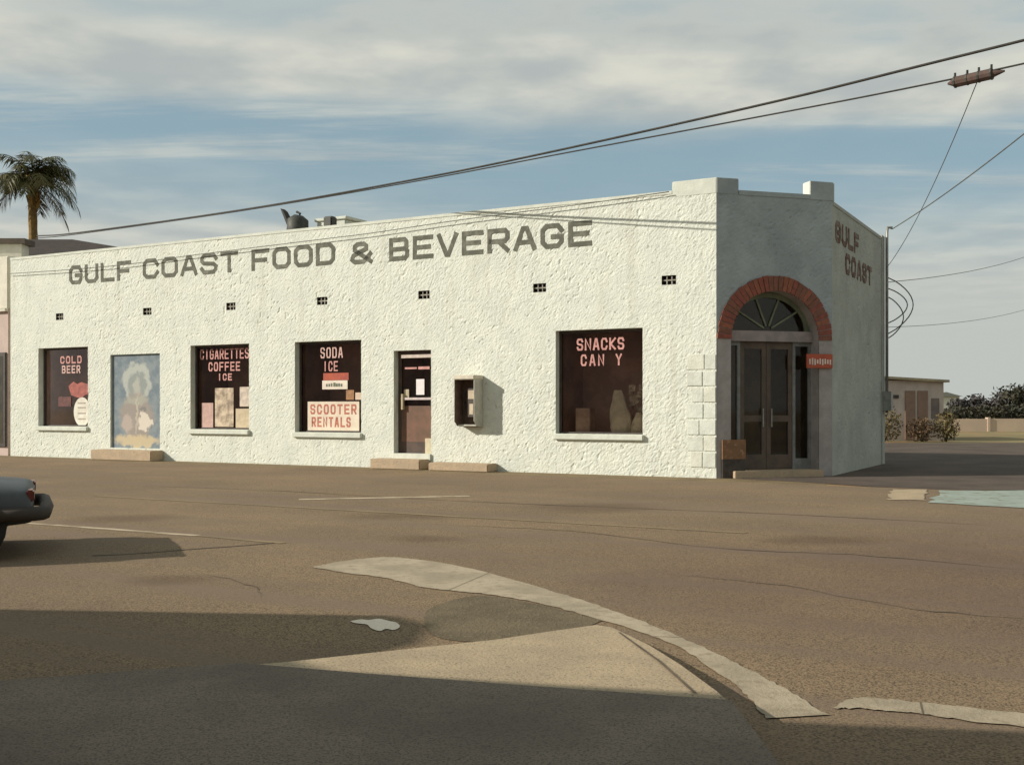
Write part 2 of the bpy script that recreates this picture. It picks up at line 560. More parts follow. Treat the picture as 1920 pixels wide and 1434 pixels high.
def stroke(mb, pts, closed, w, f0, f1):
    """a mitred stroke of width w; f0 / f1 map 2-D to its front and back face"""
    n = len(pts)
    P = [np.array(p, float) for p in pts]
    Lf, Rt = [], []
    for i in range(n):
        a = P[i - 1] if (i > 0 or closed) else None
        b = P[(i + 1) % n] if (i < n - 1 or closed) else None
        d0 = (P[i] - a) if a is not None else (b - P[i])
        d1 = (b - P[i]) if b is not None else d0
        d0 = d0 / np.linalg.norm(d0)
        d1 = d1 / np.linalg.norm(d1)
        n0, n1 = np.array((-d0[1], d0[0])), np.array((-d1[1], d1[0]))
        m = n0 + n1
        ln = np.linalg.norm(m)
        m = m / ln if ln > 1e-3 else n0
        k = min(1.0 / max(0.35, float(np.dot(m, n1))), 1.7) * w / 2
        e = np.zeros(2)
        if not closed and i == 0:
            e = -d1 * w * 0.5
        if not closed and i == n - 1:
            e = d0 * w * 0.5
        Lf.append(tuple(P[i] + m * k + e * 0.98))
        Rt.append(tuple(P[i] - m * k + e * 0.98))
    vs_ = [f0(*q) for q in Lf] + [f0(*q) for q in Rt] + [f1(*q) for q in Lf] + [f1(*q) for q in Rt]
    fs_ = []
    for i in range(n if closed else n - 1):
        j = (i + 1) % n
        fs_ += [(i, j, n + j, n + i), (i, 2 * n + i, 2 * n + j, j), (n + i, n + j, 3 * n + j, 3 * n + i)]
    if not closed:
        fs_ += [(0, n, 3 * n, 2 * n), (n - 1, 3 * n - 1, 4 * n - 1, 2 * n - 1)]
    mb.add(vs_, fs_)


def glyph(mb, ch, s0, z0, w, h, sw, plane, depth=0.014):
    """one letter with its lower left at (s0, z0); plane(s, z, out) -> xyz"""
    for k, (pts, closed) in enumerate(GLYPH[ch]):
        q = [(s0 + sw / 2 + a * (w - sw), z0 + sw / 2 + b * (h - sw)) for a, b in pts]
        stroke(mb, q, closed, sw, lambda s, z: plane(s, z, depth - 0.0006 * k), lambda s, z: plane(s, z, 0.001))


# ================================================================== GROUND
U = Vector((0.87535, -0.48348, 0))       # along the store front, to the right
V = Vector((0.48348, 0.87535, 0))        # into the store
CORNER = Vector((3.801, 20.373, 0))
BROT = math.atan2(U.y, U.x)
BM = Matrix.Translation(CORNER) @ Matrix.Rotation(BROT, 4, 'Z')


def bw(x, y):
    p = CORNER + U * x + V * y
    return (p.x, p.y)


sheet('ground', [(-900, -300), (900, -300), (900, 1500), (-900, 1500)], 0.0, M['earth'])
sheet('road', [bw(-90, -34), bw(60, -34), bw(60, -0.9), bw(-90, -0.9)], 0.004, M['asphalt'])
sheet('roadside', [bw(-90, -0.9), bw(2.2, -0.9), bw(1.78, 1.7), bw(0.0, 0.02), bw(-90, 0.02)], 0.004, M['roadside'])
sheet('parking_lot', [(3.95, 20.42), (5.0, 19.45), (5.95, 18.2), (7.0, 17.45), (40, 17.3), (70, 41.5), (12.5, 41.5), (8.9, 26.0), (5.6, 22.2)],
      0.008, M['dark_asphalt'])
sheet('pavement', ragged([(6.05, 17.5), (6.62, 17.5), (5.82, 15.45), (5.3, 15.45)], 0.15, 0.05, 2), 0.012, M['sidewalk'])
sheet('painted_bay', ragged([(5.75, 15.05), (6.75, 17.28), (20, 17.25), (20, 12.0), (7.2, 13.7)], 0.25, 0.06, 3), 0.012, M['aqua'])


def marking(a, b, w, mat, z=0.008, name='road_marking'):
    a, b = Vector((*a, 0)), Vector((*b, 0))
    d = (b - a)
    n_ = max(2, int(d.length / 0.25))
    t = d.normalized()
    s = Vector((-t.y, t.x, 0))
    mb = MB()
    vs_, fs_ = [], []
    for i in range(n_ + 1):
        p = a + d * i / n_
        k = w / 2 * random.uniform(0.8, 1.08)
        j = random.uniform(-0.012, 0.012)
        vs_ += [tuple(p + s * (k + j) + Vector((0, 0, z))), tuple(p - s * (k - j) + Vector((0, 0, z)))]
    for i in range(n_):
        fs_.append((2 * i + 1, 2 * i + 3, 2 * i + 2, 2 * i))
    mb.add(vs_, fs_)
    return tag(mb.build(name, mat), kind='structure')


marking((-9.0, 14.28), (-3.21, 11.17), 0.11, M['paint'])
marking((-3.21, 11.17), (-2.2, 10.55), 0.10, M['faint_paint'])
marking((-6.2, 16.27), (2.44, 11.41), 0.13, M['faint_paint'])
marking((-3.04, 15.62), (-0.63, 16.22), 0.22, M['paint'])  # pale strip lying askew to the street lines
mb = MB()
cr = smooth_line([(-3.7, 9.66), (-3.3, 9.83), (-2.95, 10.1), (-2.6, 10.32), (-2.3, 10.56)], 5)
mb.add([(x, y + 0.018 + 0.02 * random.random(), 0.008) for x, y in cr] + [(x, y - 0.018 - 0.02 * random.random(), 0.008) for x, y in cr],
       [(len(cr) + i, len(cr) + i + 1, i + 1, i) for i in range(len(cr) - 1)])
tag(mb.build('road_seam', M['tar']), kind='structure')


def crack(pts, w, mat, seed):
    r2 = random.Random(seed)
    ln = smooth_line(pts, 7)
    ln = [(x + r2.uniform(-.02, .02), y + r2.uniform(-.03, .03)) for x, y in ln]
    mb_ = MB()
    k = [w * r2.uniform(.35, 1.2) * min(1, 4 * i / len(ln), 4 * (len(ln) - 1 - i) / len(ln)) + .002 for i in range(len(ln))]
    mb_.add([(x, y + q, 0.0078) for (x, y), q in zip(ln, k)] + [(x, y - q, 0.0078) for (x, y), q in zip(ln, k)],
            [(len(ln) + i, len(ln) + i + 1, i + 1, i) for i in range(len(ln) - 1)])
    o_ = mb_.build('road_seam', mat)
    if o_.data.polygons[0].normal.z < 0:
        o_.data.flip_normals()
    tag(o_, kind='structure')


crack([(-1.0, 12.3), (0.6, 11.6), (1.9, 10.2), (3.2, 9.6), (4.6, 8.3)], 0.016, M['tar'], 1)
crack([(1.2, 8.6), (2.0, 8.0), (2.6, 7.1), (3.4, 6.6)], 0.010, M['tar'], 2)
crack([(-7.5, 18.9), (-4.0, 17.4), (-0.5, 15.2), (3.4, 13.4), (6.0, 11.6)], 0.022, M['tar'], 3)
crack([(-2.4, 8.6), (-1.9, 8.0), (-1.7, 7.4)], 0.010, M['tar'], 4)
# --- near street corner: gutter apron, bare verge, ramped walk
g_out = smooth_line([(-1.62, 8.95), (-1.42, 9.3), (-1.03, 9.52), (-0.44, 9.0), (0.16, 7.99), (0.5, 7.33), (0.78, 6.69), (1.0, 6.05), (1.17, 5.46), (1.27, 5.0), (1.335, 4.62)], 10)
g_out = [(x + random.uniform(-.010, .010), y + random.uniform(-.014, .014)) for x, y in g_out]
g_in = smooth_line([(-1.60, 8.90), (-1.30, 8.62), (-0.98, 8.37), (-0.61, 7.9), (-0.22, 7.66), (0.14, 7.33), (0.55, 6.69), (0.86, 6.08), (1.01, 5.35), (1.055, 4.95), (1.06, 4.58)], 10)
g_in = [(x + random.uniform(-.010, .010), y + random.uniform(-.014, .014)) for x, y in g_in]
mb = MB()
n_ = len(g_out)
mb.add([(x, y, 0.010) for x, y in g_out] + [(x, y, 0.010) for x, y in g_in], [(n_ + i, i, i + 1, n_ + i + 1) for i in range(n_ - 1)])
o = tag(mb.build('gutter', M['concrete']), kind='structure')
if o.data.polygons[0].normal.z < 0:
    o.data.flip_normals()
r_out = smooth_line([(1.40, 4.75), (1.54, 4.90), (1.74, 4.84), (2.14, 4.66), (3.2, 4.2), (5, 3.5)], 10)
r_out = [(x + random.uniform(-.010, .010), y + random.uniform(-.014, .014)) for x, y in r_out]
r_in = smooth_line([(1.38, 4.72), (1.50, 4.72), (1.70, 4.655), (2.03, 4.47), (3.05, 4.02), (4.9, 3.3)], 10)
r_in = [(x + random.uniform(-.010, .010), y + random.uniform(-.014, .014)) for x, y in r_in]
mb = MB()
n_ = len(r_out)
mb.add([(x, y, 0.010) for x, y in r_out] + [(x, y, 0.010) for x, y in r_in], [(n_ + i, i, i + 1, n_ + i + 1) for i in range(n_ - 1)])
o = tag(mb.build('gutter', M['concrete']), kind='structure')
if o.data.polygons[0].normal.z < 0:
    o.data.flip_normals()
for gi, go, ks in ((g_in, g_out, (34, 68)), (r_in, r_out, (22,))):
    for k in ks:
        if k >= len(gi) - 1:
            continue
        a_, b_ = gi[k], go[k]
        tx, ty = go[k + 1][0] - go[k][0], go[k + 1][1] - go[k][1]
        ln_ = math.hypot(tx, ty)
        tx, ty = tx / ln_ * .0035, ty / ln_ * .0035
        m_ = MB()
        m_.add([(a_[0] - tx, a_[1] - ty, .0115), (a_[0] + tx, a_[1] + ty, .0115), (b_[0] + tx, b_[1] + ty, .0115), (b_[0] - tx, b_[1] - ty, .0115)], [(0, 1, 2, 3)])
        tag(m_.build('paving_joint', M['tar']), kind='structure')
sheet('verge', smooth_line([(0.55, 6.70), (0.14, 7.28), (-0.22, 7.58), (-0.45, 7.3), (-0.55, 6.9), (-0.42, 6.2), (0.0, 6.1), (0.4, 6.45), (0.55, 6.69)]), 0.0075, M['verge'])

# the walk: its kerb edge grows from flush at the ramp to 0.13 m near the viewer
edge = [(0.585, 6.45, 0.014), (0.655, 6.05, 0.045), (0.715, 5.70, 0.07), (0.79, 5.14, 0.10), (0.85, 4.55, 0.128), (0.875, 4.2, 0.135), (0.88, 3.0, 0.135)]
left = [(0.50, 6.52, 0.014), (0.20, 6.24, 0.03), (-0.087, 5.96, 0.045), (-0.44, 5.66, 0.07), (-1.06, 5.20, 0.10), (-2.6, 4.5, 0.12), (-5.0, 3.4, 0.12)]
mb = MB()
n_ = len(edge)
mb.add(edge + left, [(n_ + i, n_ + i + 1, i + 1, i) for i in range(n_ - 1)])
mb.add([(x, y, z) for x, y, z in edge] + [(x + 0.012, y, 0.004) for x, y, z in edge], [(i, i + 1, n_ + i + 1, n_ + i) for i in range(n_ - 1)])
mb.add([(x, y, z) for x, y, z in left] + [(x, y + 0.012, 0.004) for x, y, z in left], [(i, n_ + i, n_ + i + 1, i + 1) for i in range(n_ - 1)])
mb.add([(0.88, 3.0, 0.135), (-5, 3.4, 0.12), (-5, 2.0, 0.12), (0.88, 2.0, 0.135)], [(0, 1, 2, 3)])
o = tag(mb.build('sidewalk', M['sidewalk']), kind='structure')
M['shade_sheet'] = pm('shade_sheet_tone', (0.27, 0.215, 0.162), (0.20, 0.16, 0.124), scale=1.2, rough=0.95, bump=0.4, bscale=80,
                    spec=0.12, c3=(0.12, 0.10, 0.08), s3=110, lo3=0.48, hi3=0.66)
sheet('shade_sheet', [(0.872, 4.36), (0.09, 4.58), (-0.62, 4.79), (-1.25, 5.0), (-2.6, 4.52), (-5.0, 3.42), (-5.0, 2.0), (0.876, 2.0)], 0.142, M['shade_sheet'])  # dark sheet laid over the walk, deepens the cast shade by colour
# joint scored along the kerb top
mb = MB()
jl = [(0.60, 6.2, 0.036), (0.64, 5.7, 0.0735), (0.695, 5.2, 0.101), (0.745, 4.5, 0.1335)]
mb.add([(x, y, z) for x, y, z in jl] + [(x + 0.014, y, z) for x, y, z in jl], [(i, i + 1, 4 + i + 1, 4 + i) for i in range(3)])
tag(mb.build('paving_joint', M['tar']), kind='structure')
# puddle in the shaded corner
water = pm('puddle_water', (0.05, 0.045, 0.04), (0.05, 0.045, 0.04), rough=0.06, spec=0.8)
sheet('puddle', smooth_line([(-0.985, 6.66), (-0.93, 6.72), (-0.88, 6.70), (-0.82, 6.74), (-0.74, 6.66), (-0.70, 6.62), (-0.665, 6.50), (-0.69, 6.40), (-0.74, 6.43), (-0.77, 6.37), (-0.83, 6.45), (-0.87, 6.56), (-0.94, 6.60), (-0.984, 6.655)]), 0.009, water)

# ================================================================== STORE
store = empty('store_building', CORNER, BROT)
tag(store, 'long white stucco corner store with painted sign lettering and an arched corner entrance', 'store')
LW, HW = 20.08, 5.42
front = lambda s, z, o_: (s, -o_, z)
CS = math.sqrt(0.5)
cham = lambda s, z, o_: (s * CS + o_ * CS, s * CS - o_ * CS, z)       # out = right and towards the street
CW = 2.45
CX = CW * CS
sidew = lambda s, z, o_: (CX + o_, CX + s, z)
SW = 5.3

WIN = [(-18.93, -16.99, 0.83, 2.92), (-13.34, -11.45, 0.80, 2.84), (-10.06, -8.17, 0.76, 2.83), (-3.34, -1.47, 0.80, 2.86)]
DOOR = (-7.29, -6.32, 0.30, 2.56)
PANEL = (-16.15, -14.38, 0.30, 2.68)
VX = [-18.08, -14.82, -12.02, -9.265, -6.50, -3.705, -0.935]
VENT = [(x - 0.145, x + 0.145, 3.655, 3.83) for x in VX]
fw = relief_sheet('front_wall', -LW, 0, 0, HW, front, M['white_wall'], store, rects=WIN + [DOOR, PANEL] + VENT, seed=3)

ACX, ACZ, ARI, ARO = 1.225, 2.60, 0.93, 1.21
cw = relief_sheet('entrance_wall', 0, CW, 0, 5.38, cham, M['shade_tone_entrance'], store, seed=9,
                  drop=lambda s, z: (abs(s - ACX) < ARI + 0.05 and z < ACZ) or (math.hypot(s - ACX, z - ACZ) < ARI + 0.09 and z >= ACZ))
sw = relief_sheet('side_wall', 0, SW, 0, 5.28, sidew, M['shade_tone_side'], store, seed=15)

mb = MB()                                   # back, left end, inner parapet faces, roof deck
BY = CX + SW
mb.add([(-LW, 0.0, 0), (-LW, BY, 0), (-LW, BY, HW), (-LW, 0.0, HW)], [(0, 1, 2, 3)])
mb.add([(-LW, BY, 0), (CX, BY, 0), (CX, BY, 5.28), (-LW, BY, 5.28)], [(0, 1, 2, 3)])
mb.build('rear_wall', M['white_trim'], store)
mb = MB()
mb.add([(-LW, 0.2, 4.85), (0, 0.2, 4.85), (CX - 0.2, CX + 0.1, 4.85), (CX - 0.2, BY, 4.85), (-LW, BY, 4.85)], [(0, 1, 2, 3, 4)])
mb.build('roof', M['concrete'], store)
# parapet copings
mb = MB()
mb.box(-LW, -0.872, -0.012, 0.22, HW - 0.05, HW + 0.012)
mb.build('parapet_coping', M['white_trim'], store)
mb = MB()
mb.prism([(0.0, 0.0), (0.46, 0.0), (0.46, 1), (0.0, 1)], lambda s, k: cham(s, 5.0, 0), lambda s, k: cham(s, 5.0, 0)) if False else None
a = [cham(0.462, 5.30, .012), cham(1.958, 5.30, .012), cham(1.958, 5.30, -.2), cham(0.462, 5.30, -.2)]
mb.hexa(a + [(p[0], p[1], 5.386) for p in a])
mb.build('parapet_coping', M['shade_tone_entrance'], store)
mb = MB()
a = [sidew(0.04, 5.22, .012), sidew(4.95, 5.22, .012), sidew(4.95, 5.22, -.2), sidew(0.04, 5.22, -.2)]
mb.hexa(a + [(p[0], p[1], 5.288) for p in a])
mb.build('parapet_coping', M['shade_tone_side'], store)


def block_prism(poly, z0, z1, name, mat):
    m_ = MB()
    m_.prism(poly, lambda x, y: (x, y, z0), lambda x, y: (x, y, z1))
    o_ = m_.build(name, mat, store, bevel=0.012)
    o_.data.materials.append(M['shade_tone_entrance'])
    o_.data.materials.append(M['shade_tone_side'])
    for p_ in o_.data.polygons:                 # faces turned from the sun get the darker shade tones of the walls
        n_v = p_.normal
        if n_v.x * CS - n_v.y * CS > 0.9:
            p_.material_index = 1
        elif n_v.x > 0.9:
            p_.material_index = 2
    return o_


# raised parapet blocks at the corner, the entrance end and the rear pier
p1 = cham(0.46, 0, 0.006)
p2 = cham(0.46, 0, -0.24)
block_prism([(-0.87, -0.006), (0.004, -0.006), (p1[0], p1[1]), (p2[0], p2[1]), (-0.1, 0.24), (-0.87, 0.24)], 5.30, 5.60, 'parapet_block', M['white_trim'])
q1, q2, q3, q4 = cham(1.96, 0, .016), cham(2.45, 0, .016), cham(2.45, 0, -.25), cham(1.96, 0, -.25)
block_prism([q1[:2], (CX + .016, CX), (CX + .016, CX + .12), (CX - .24, CX + .12), q4[:2]], 5.28, 5.645, 'parapet_block', M['white_trim'])
a = [sidew(4.98, 0, .03), sidew(5.3, 0, .03), sidew(5.3, 0, -.2), sidew(4.98, 0, -.2)]
m_ = MB()
m_.hexa(a + [(p[0], p[1], 5.33) for p in a])
m_.build('corner_pier', M['shade_tone_side'], store, bevel=0.012)

# big painted sign letters, one mesh each
WORDS = [('GULF', -17.705, -15.40, 4.57, 5.065), ('COAST', -14.975, -11.80, 4.555, 5.06), ('FOOD', -11.37, -8.90, 4.545, 5.05),
         ('&', -8.467, -7.86, 4.51, 5.0), ('BEVERAGE', -7.41, -2.54, 4.515, 5.02)]
for wd, s0, s1, z0, z1 in WORDS:
    pitch = (s1 - s0 + 0.10) / len(wd)
    for i, ch in enumerate(wd):
        m_ = MB()
        glyph(m_, ch, s0 + i * pitch, z0, pitch - 0.10, z1 - z0, 0.098, front, depth=0.0075)
        m_.build('letter', M['letter'], fw)
# worn red lettering on the shaded side wall
for wd, s0, z0, w, h in (('GULF', 0.25, 4.55, 0.46, 0.42), ('COAST', 1.15, 4.02, 0.44, 0.42)):
    for i, ch in enumerate(wd):
        m_ = MB()
        glyph(m_, ch, s0 + i * (w + 0.12), z0, w, h, 0.10, sidew, depth=0.013)
        m_.build('letter', M['red_letter'], sw)


def reveal(mb, r, d):
    x0, x1, z0, z1 = r
    for a, b in (((x0, z0), (x0, z1)), ((x1, z1), (x1, z0)), ((x0, z1), (x1, z1)), ((x1, z0), (x0, z0))):
        mb.add([(a[0], 0.0, a[1]), (b[0], 0.0, b[1]), (b[0], d, b[1]), (a[0], d, a[1])], [(0, 1, 2, 3)])


TXT = {'cream': pm('cream_lettering', (0.66, 0.44, 0.38), (0.52, 0.33, 0.29), scale=9, rough=0.7),
       'pink': pm('pink_lettering', (0.62, 0.32, 0.28), (0.48, 0.24, 0.21), scale=9, rough=0.7),
       'red': pm('red_lettering', (0.48, 0.16, 0.10), (0.38, 0.13, 0.09), scale=9, rough=0.7)}


def row_of_letters(parent, wd, x0, x1, z0, z1, y, mat, gap=0.25, skip=()):
    p = (x1 - x0) / (len(wd) - gap)
    for i, ch in enumerate(wd):
        if i in skip:
            continue
        w = p * (1 - gap)
        m_ = MB()
        glyph(m_, ch, x0 - SHIFT + i * p, z0, w, z1 - z0, min(0.2 * (z1 - z0), 0.26 * w), lambda s, z, o_: (s, y - o_ * 0.3, z), depth=0.008)
        m_.build('letter', mat, parent)


DEP = 0.19
wins = []
for r in WIN:
    x0, x1, z0, z1 = r
    m_ = MB()
    reveal(m_, r, DEP)
    w = m_.build('window', M['white_trim'], store)
    m_ = MB()
    fwid = 0.05
    m_.box(x0, x0 + fwid, DEP - 0.03, DEP + 0.03, z0, z1)
    m_.box(x1 - fwid, x1, DEP - 0.03, DEP + 0.03, z0, z1)
    m_.box(x0 + fwid, x1 - fwid, DEP - 0.03, DEP + 0.03, z1 - fwid, z1)
    m_.box(x0 + fwid, x1 - fwid, DEP - 0.03, DEP + 0.03, z0, z0 + 0.035)
    m_.build('frame', M['frame'], w)
    m_ = MB()
    m_.add([(x0 + fwid, DEP, z0), (x1 - fwid, DEP, z0), (x1 - fwid, DEP, z1 - fwid), (x0 + fwid, DEP, z1 - fwid)], [(0, 1, 2, 3)])
    m_.build('pane', M['glass'], w)
    m_ = MB()
    m_.box(x0 - 0.03, x1 + 0.03, -0.075, DEP - 0.04, z0 - 0.115, z0 - 0.004)
    m_.build('sill', M['white_trim'], w, bevel=0.012)
    m_ = MB()                              # the dim display space behind
    yb = DEP + 1.1
    m_.add([(x0, DEP + .031, z0 + .001), (x1, DEP + .031, z0 + .001), (x1, yb, z0 + .001), (x0, yb, z0 + .001),
            (x0, DEP + .031, z1), (x1, DEP + .031, z1), (x1, yb, z1), (x0, yb, z1)],
           [(0, 1, 2, 3), (7, 6, 5, 4), (3, 2, 6, 7), (0, 3, 7, 4), (2, 1, 5, 6)])
    m_.build('display_recess', M['dark'], w)
    wins.append(w)
yl = DEP - 0.006
SHIFT = 0.10
row_of_letters(wins[0], 'COLD', -18.18, -17.35, 2.50, 2.70, yl, TXT['pink'])
row_of_letters(wins[0], 'BEER', -18.12, -17.40, 2.24, 2.45, yl, TXT['cream'])
row_of_letters(wins[1], 'CIGARETTES', -13.10, -11.52, 2.50, 2.75, yl, TXT['pink'], gap=0.22)
row_of_letters(wins[1], 'COFFEE', -12.82, -11.80, 2.21, 2.43, yl, TXT['pink'])
row_of_letters(wins[1], 'ICE', -12.52, -12.06, 1.98, 2.15, yl, TXT['pink'])
row_of_letters(wins[2], 'SODA', -9.36, -8.72, 2.45, 2.70, yl, TXT['cream'])
row_of_letters(wins[2], 'ICE', -9.28, -8.86, 2.15, 2.38, yl, TXT['pink'])
row_of_letters(wins[3], 'SNACKS', -2.86, -1.83, 2.46, 2.70, yl, TXT['pink'], gap=0.2)
row_of_letters(wins[3], 'CANDY', -2.77, -1.88, 2.15, 2.38, yl, TXT['pink'], gap=0.3, skip=(3,))

# wall vents: a dark slot with a cast grille
for i, r in enumerate(VENT):
    x0, x1, z0, z1 = r
    m_ = MB()
    reveal(m_, r, 0.14)
    m_.add([(x0, .14, z0), (x1, .14, z0), (x1, .14, z1), (x0, .14, z1)], [(0, 1, 2, 3)])
    v_ = m_.build('vent', M['slot'] if i != 2 else M['rust'], store)
    m_ = MB()
    xm = (x0 + x1) / 2
    for k in (-0.05, 0.05):
        m_.box(xm + k - 0.010, xm + k + 0.010, 0.03, 0.06, z0, z1)
    m_.box(x0, x1, 0.032, 0.058, (z0 + z1) / 2 - 0.012, (z0 + z1) / 2 + 0.012)
    m_.build('grille', M['vent_grille'], v_)

# boarded doorway with a weathered painted panel
m_ = MB()
reveal(m_, PANEL, 0.07)
pr = m_.build('boarded_doorway', M['white_trim'], store)
m_ = MB()
x0, x1, z0, z1 = PANEL
m_.add([(x0, .06, z0), (x1, .06, z0), (x1, .06, z1), (x0, .06, z1)], [(0, 1, 2, 3)])


def board_material(cx, cz):
    """a weathered hand-painted board: soft overlapping patches of faded paint"""
    m = pm('weathered_board', (0.165, 0.205, 0.23), (0.235, 0.27, 0.28), scale=4.5, rough=0.9, bump=0.3, bscale=30)
    nt = m.node_tree
    L = nt.links.new
    b = nt.nodes['Principled BSDF']
    col = b.inputs['Base Color'].links[0].from_socket
    tc = nt.nodes.new('ShaderNodeTexCoord')
    nz = nt.nodes.new('ShaderNodeTexNoise')
    nz.inputs['Scale'].default_value = 5.5
    nz.inputs['Detail'].default_value = 7
    L(tc.outputs['Object'], nz.inputs[0])

    def vm(op, a, b_=None):
        n = nt.nodes.new('ShaderNodeVectorMath')
        n.operation = op
        for k, v in enumerate((a, b_)):
            if v is None:
                continue
            if isinstance(v, tuple):
                n.inputs[k].default_value = v
            else:
                L(v, n.inputs[k])
        return n.outputs
    wob = vm('SCALE', vm('SUBTRACT', nz.outputs['Color'], (0.5, 0.5, 0.5))[0])
    wob[0].node.inputs['Scale'].default_value = 0.42
    p = vm('ADD', tc.outputs['Object'], wob[0])[0]
    for (x, z, rx, rz, c_, soft) in ((0, 1.98, .52, .50, (0.45, 0.465, 0.41), .14), (0, 1.90, .36, .36, (0.25, 0.275, 0.26), .2),
                                    (.02, 1.84, .12, .30, (0.42, 0.42, 0.36), .5),
                                    (0, 1.10, .62, .62, (0.33, 0.28, 0.235), .2), (0, 1.52, .44, .12, (0.36, 0.36, 0.30), .4), (0, 1.15, .05, .5, (0.47, 0.42, 0.33), .4),
                                    (-.34, .92, .2, .26, (0.44, 0.37, 0.32), .3), (0, .48, .86, .17, (0.55, 0.45, 0.28), .3),
                                    (.30, .95, .26, .23, (0.68, 0.61, 0.51), .15), (.26, 1.27, .12, .07, (0.20, 0.20, 0.19), .3)):
        q = vm('MULTIPLY', vm('SUBTRACT', p, (cx + x, 0, z))[0], (1 / rx, 0, 1 / rz))[0]
        ln = vm('LENGTH', q)['Value']
        r = nt.nodes.new('ShaderNodeMapRange')
        r.interpolation_type = 'SMOOTHSTEP'
        r.inputs[1].default_value = 1.0 + soft * .5
        r.inputs[2].default_value = 1.0 - soft
        L(ln, r.inputs[0])
        mx = nt.nodes.new('ShaderNodeMix')
        mx.data_type = 'RGBA'
        k_ = nt.nodes.new('ShaderNodeMath')
        k_.operation = 'MULTIPLY'
        k_.inputs[1].default_value = 0.85
        L(r.outputs[0], k_.inputs[0])
        L(k_.outputs[0], mx.inputs[0])
        L(col, mx.inputs[6])
        mx.inputs[7].default_value = (*c_, 1)
        col = mx.outputs[2]
    L(col, b.inputs['Base Color'])
    return m


m_.build('painted_board', board_material((x0 + x1) / 2, 0), pr)

# side door
m_ = MB()
reveal(m_, DOOR, 0.20)
x0, x1, z0, z1 = DOOR
m_.box(x0 + 0.02, x1 + 0.0, -0.05, 0.20, z0 - 0.10, z0 + 0.03)
dr = m_.build('door', M['white_trim'], store)
m_ = MB()
for a_ in ((x0, x0 + 0.09, z0 + .03, z1), (x1 - 0.09, x1, z0 + .03, z1), (x0 + .09, x1 - .09, z1 - .1, z1), (x0 + .09, x1 - .09, z0 + .03, z0 + .28)):
    m_.box(a_[0], a_[1], 0.17, 0.22, a_[2], a_[3])
m_.build('door_frame', pm('brown_door', (0.10, 0.065, 0.05), (0.07, 0.05, 0.04), scale=5, rough=0.6), dr)
m_ = MB()
m_.add([(x0 + .09, .195, z0 + .28), (x1 - .09, .195, z0 + .28), (x1 - .09, .195, z1 - .1), (x0 + .09, .195, z1 - .1)], [(0, 1, 2, 3)])
m_.build('pane', M['glass'], dr)
m_ = MB()
m_.add([(x0, .23, z0), (x1, .23, z0), (x1, 1.2, z0), (x0, 1.2, z0), (x0, .23, z1), (x1, .23, z1), (x1, 1.2, z1), (x0, 1.2, z1)],
       [(0, 1, 2, 3), (7, 6, 5, 4), (3, 2, 6, 7), (0, 3, 7, 4), (2, 1, 5, 6)])
m_.build('dim_hallway', M['dark'], dr)
m_ = MB()
m_.box(x0 + .091, x1 - .091, .172, .21, z0 + .281, 1.36)
m_.build('door_panel', pm('red_brown_panel', (0.20, 0.105, 0.07), (0.14, 0.085, 0.055), scale=3, rough=0.7), dr)
m_ = MB()
m_.box(x0 + .10, x1 - .08, 0.12, 0.15, 1.49, 1.54)
m_.build('push_bar', pm('bright_bar', (0.62, 0.52, 0.48), (0.5, 0.42, 0.4), scale=9, rough=0.4), dr)
m_ = MB()
m_.box(x0 + .12, x1 - .02, 0.10, 0.16, 2.40, 2.47)
m_.build('door_closer', pm('pale_bar', (0.62, 0.52, 0.44), (0.5, 0.42, 0.36), scale=9, rough=0.6), dr)
m_ = MB()
m_.box(x0 + .18, x0 + .5, 0.150, 0.165, 2.16, 2.20)
m_.box(x0 + .54, x1 - .14, 0.150, 0.165, 2.15, 2.21)
m_.build('door_decal', TXT['pink'], dr)
m_ = MB()
m_.box(x0 + .13, x0 + .17, 0.09, 0.16, 1.28, 1.62)
m_.build('handle', pm('brass', (0.5, 0.42, 0.26), (0.42, 0.35, 0.22), scale=9, rough=0.4), dr)
m_ = MB()
m_.box(x1 - .22, x1 - .02, 0.10, 0.168, z0 + .03, z0 + .36)
m_.build('kick_plate', pm('cream_plate', (0.60, 0.52, 0.36), (0.5, 0.44, 0.3), scale=9, rough=0.7), dr)

# exposed painted block joints near the corner
r_ = random.Random(5)
blk = [pm('block_paint_%s' % k, a_, b_, scale=5, rough=0.9, bump=0.4, bscale=30) for k, a_, b_ in
       (('pale', (0.685, 0.705, 0.61), (0.59, 0.61, 0.53)), ('dull', (0.66, 0.675, 0.59), (0.56, 0.57, 0.49)), ('cream', (0.685, 0.69, 0.585), (0.59, 0.595, 0.50)))]
for row in range(7):
    z = 0.20 + row * 0.305
    cut = -0.28 + r_.uniform(-.06, .06)
    for a_, b_ in ((-0.56 + r_.uniform(-.03, .09), cut - .005), (cut + .005, -0.008)):
        m_ = MB()
        m_.box(a_, b_, -0.011 - r_.uniform(0, 0.008), 0.01, z, z + 0.282 + r_.uniform(-0.016, 0.008))
        m_.build('block', r_.choice(blk), store, bevel=0.008)

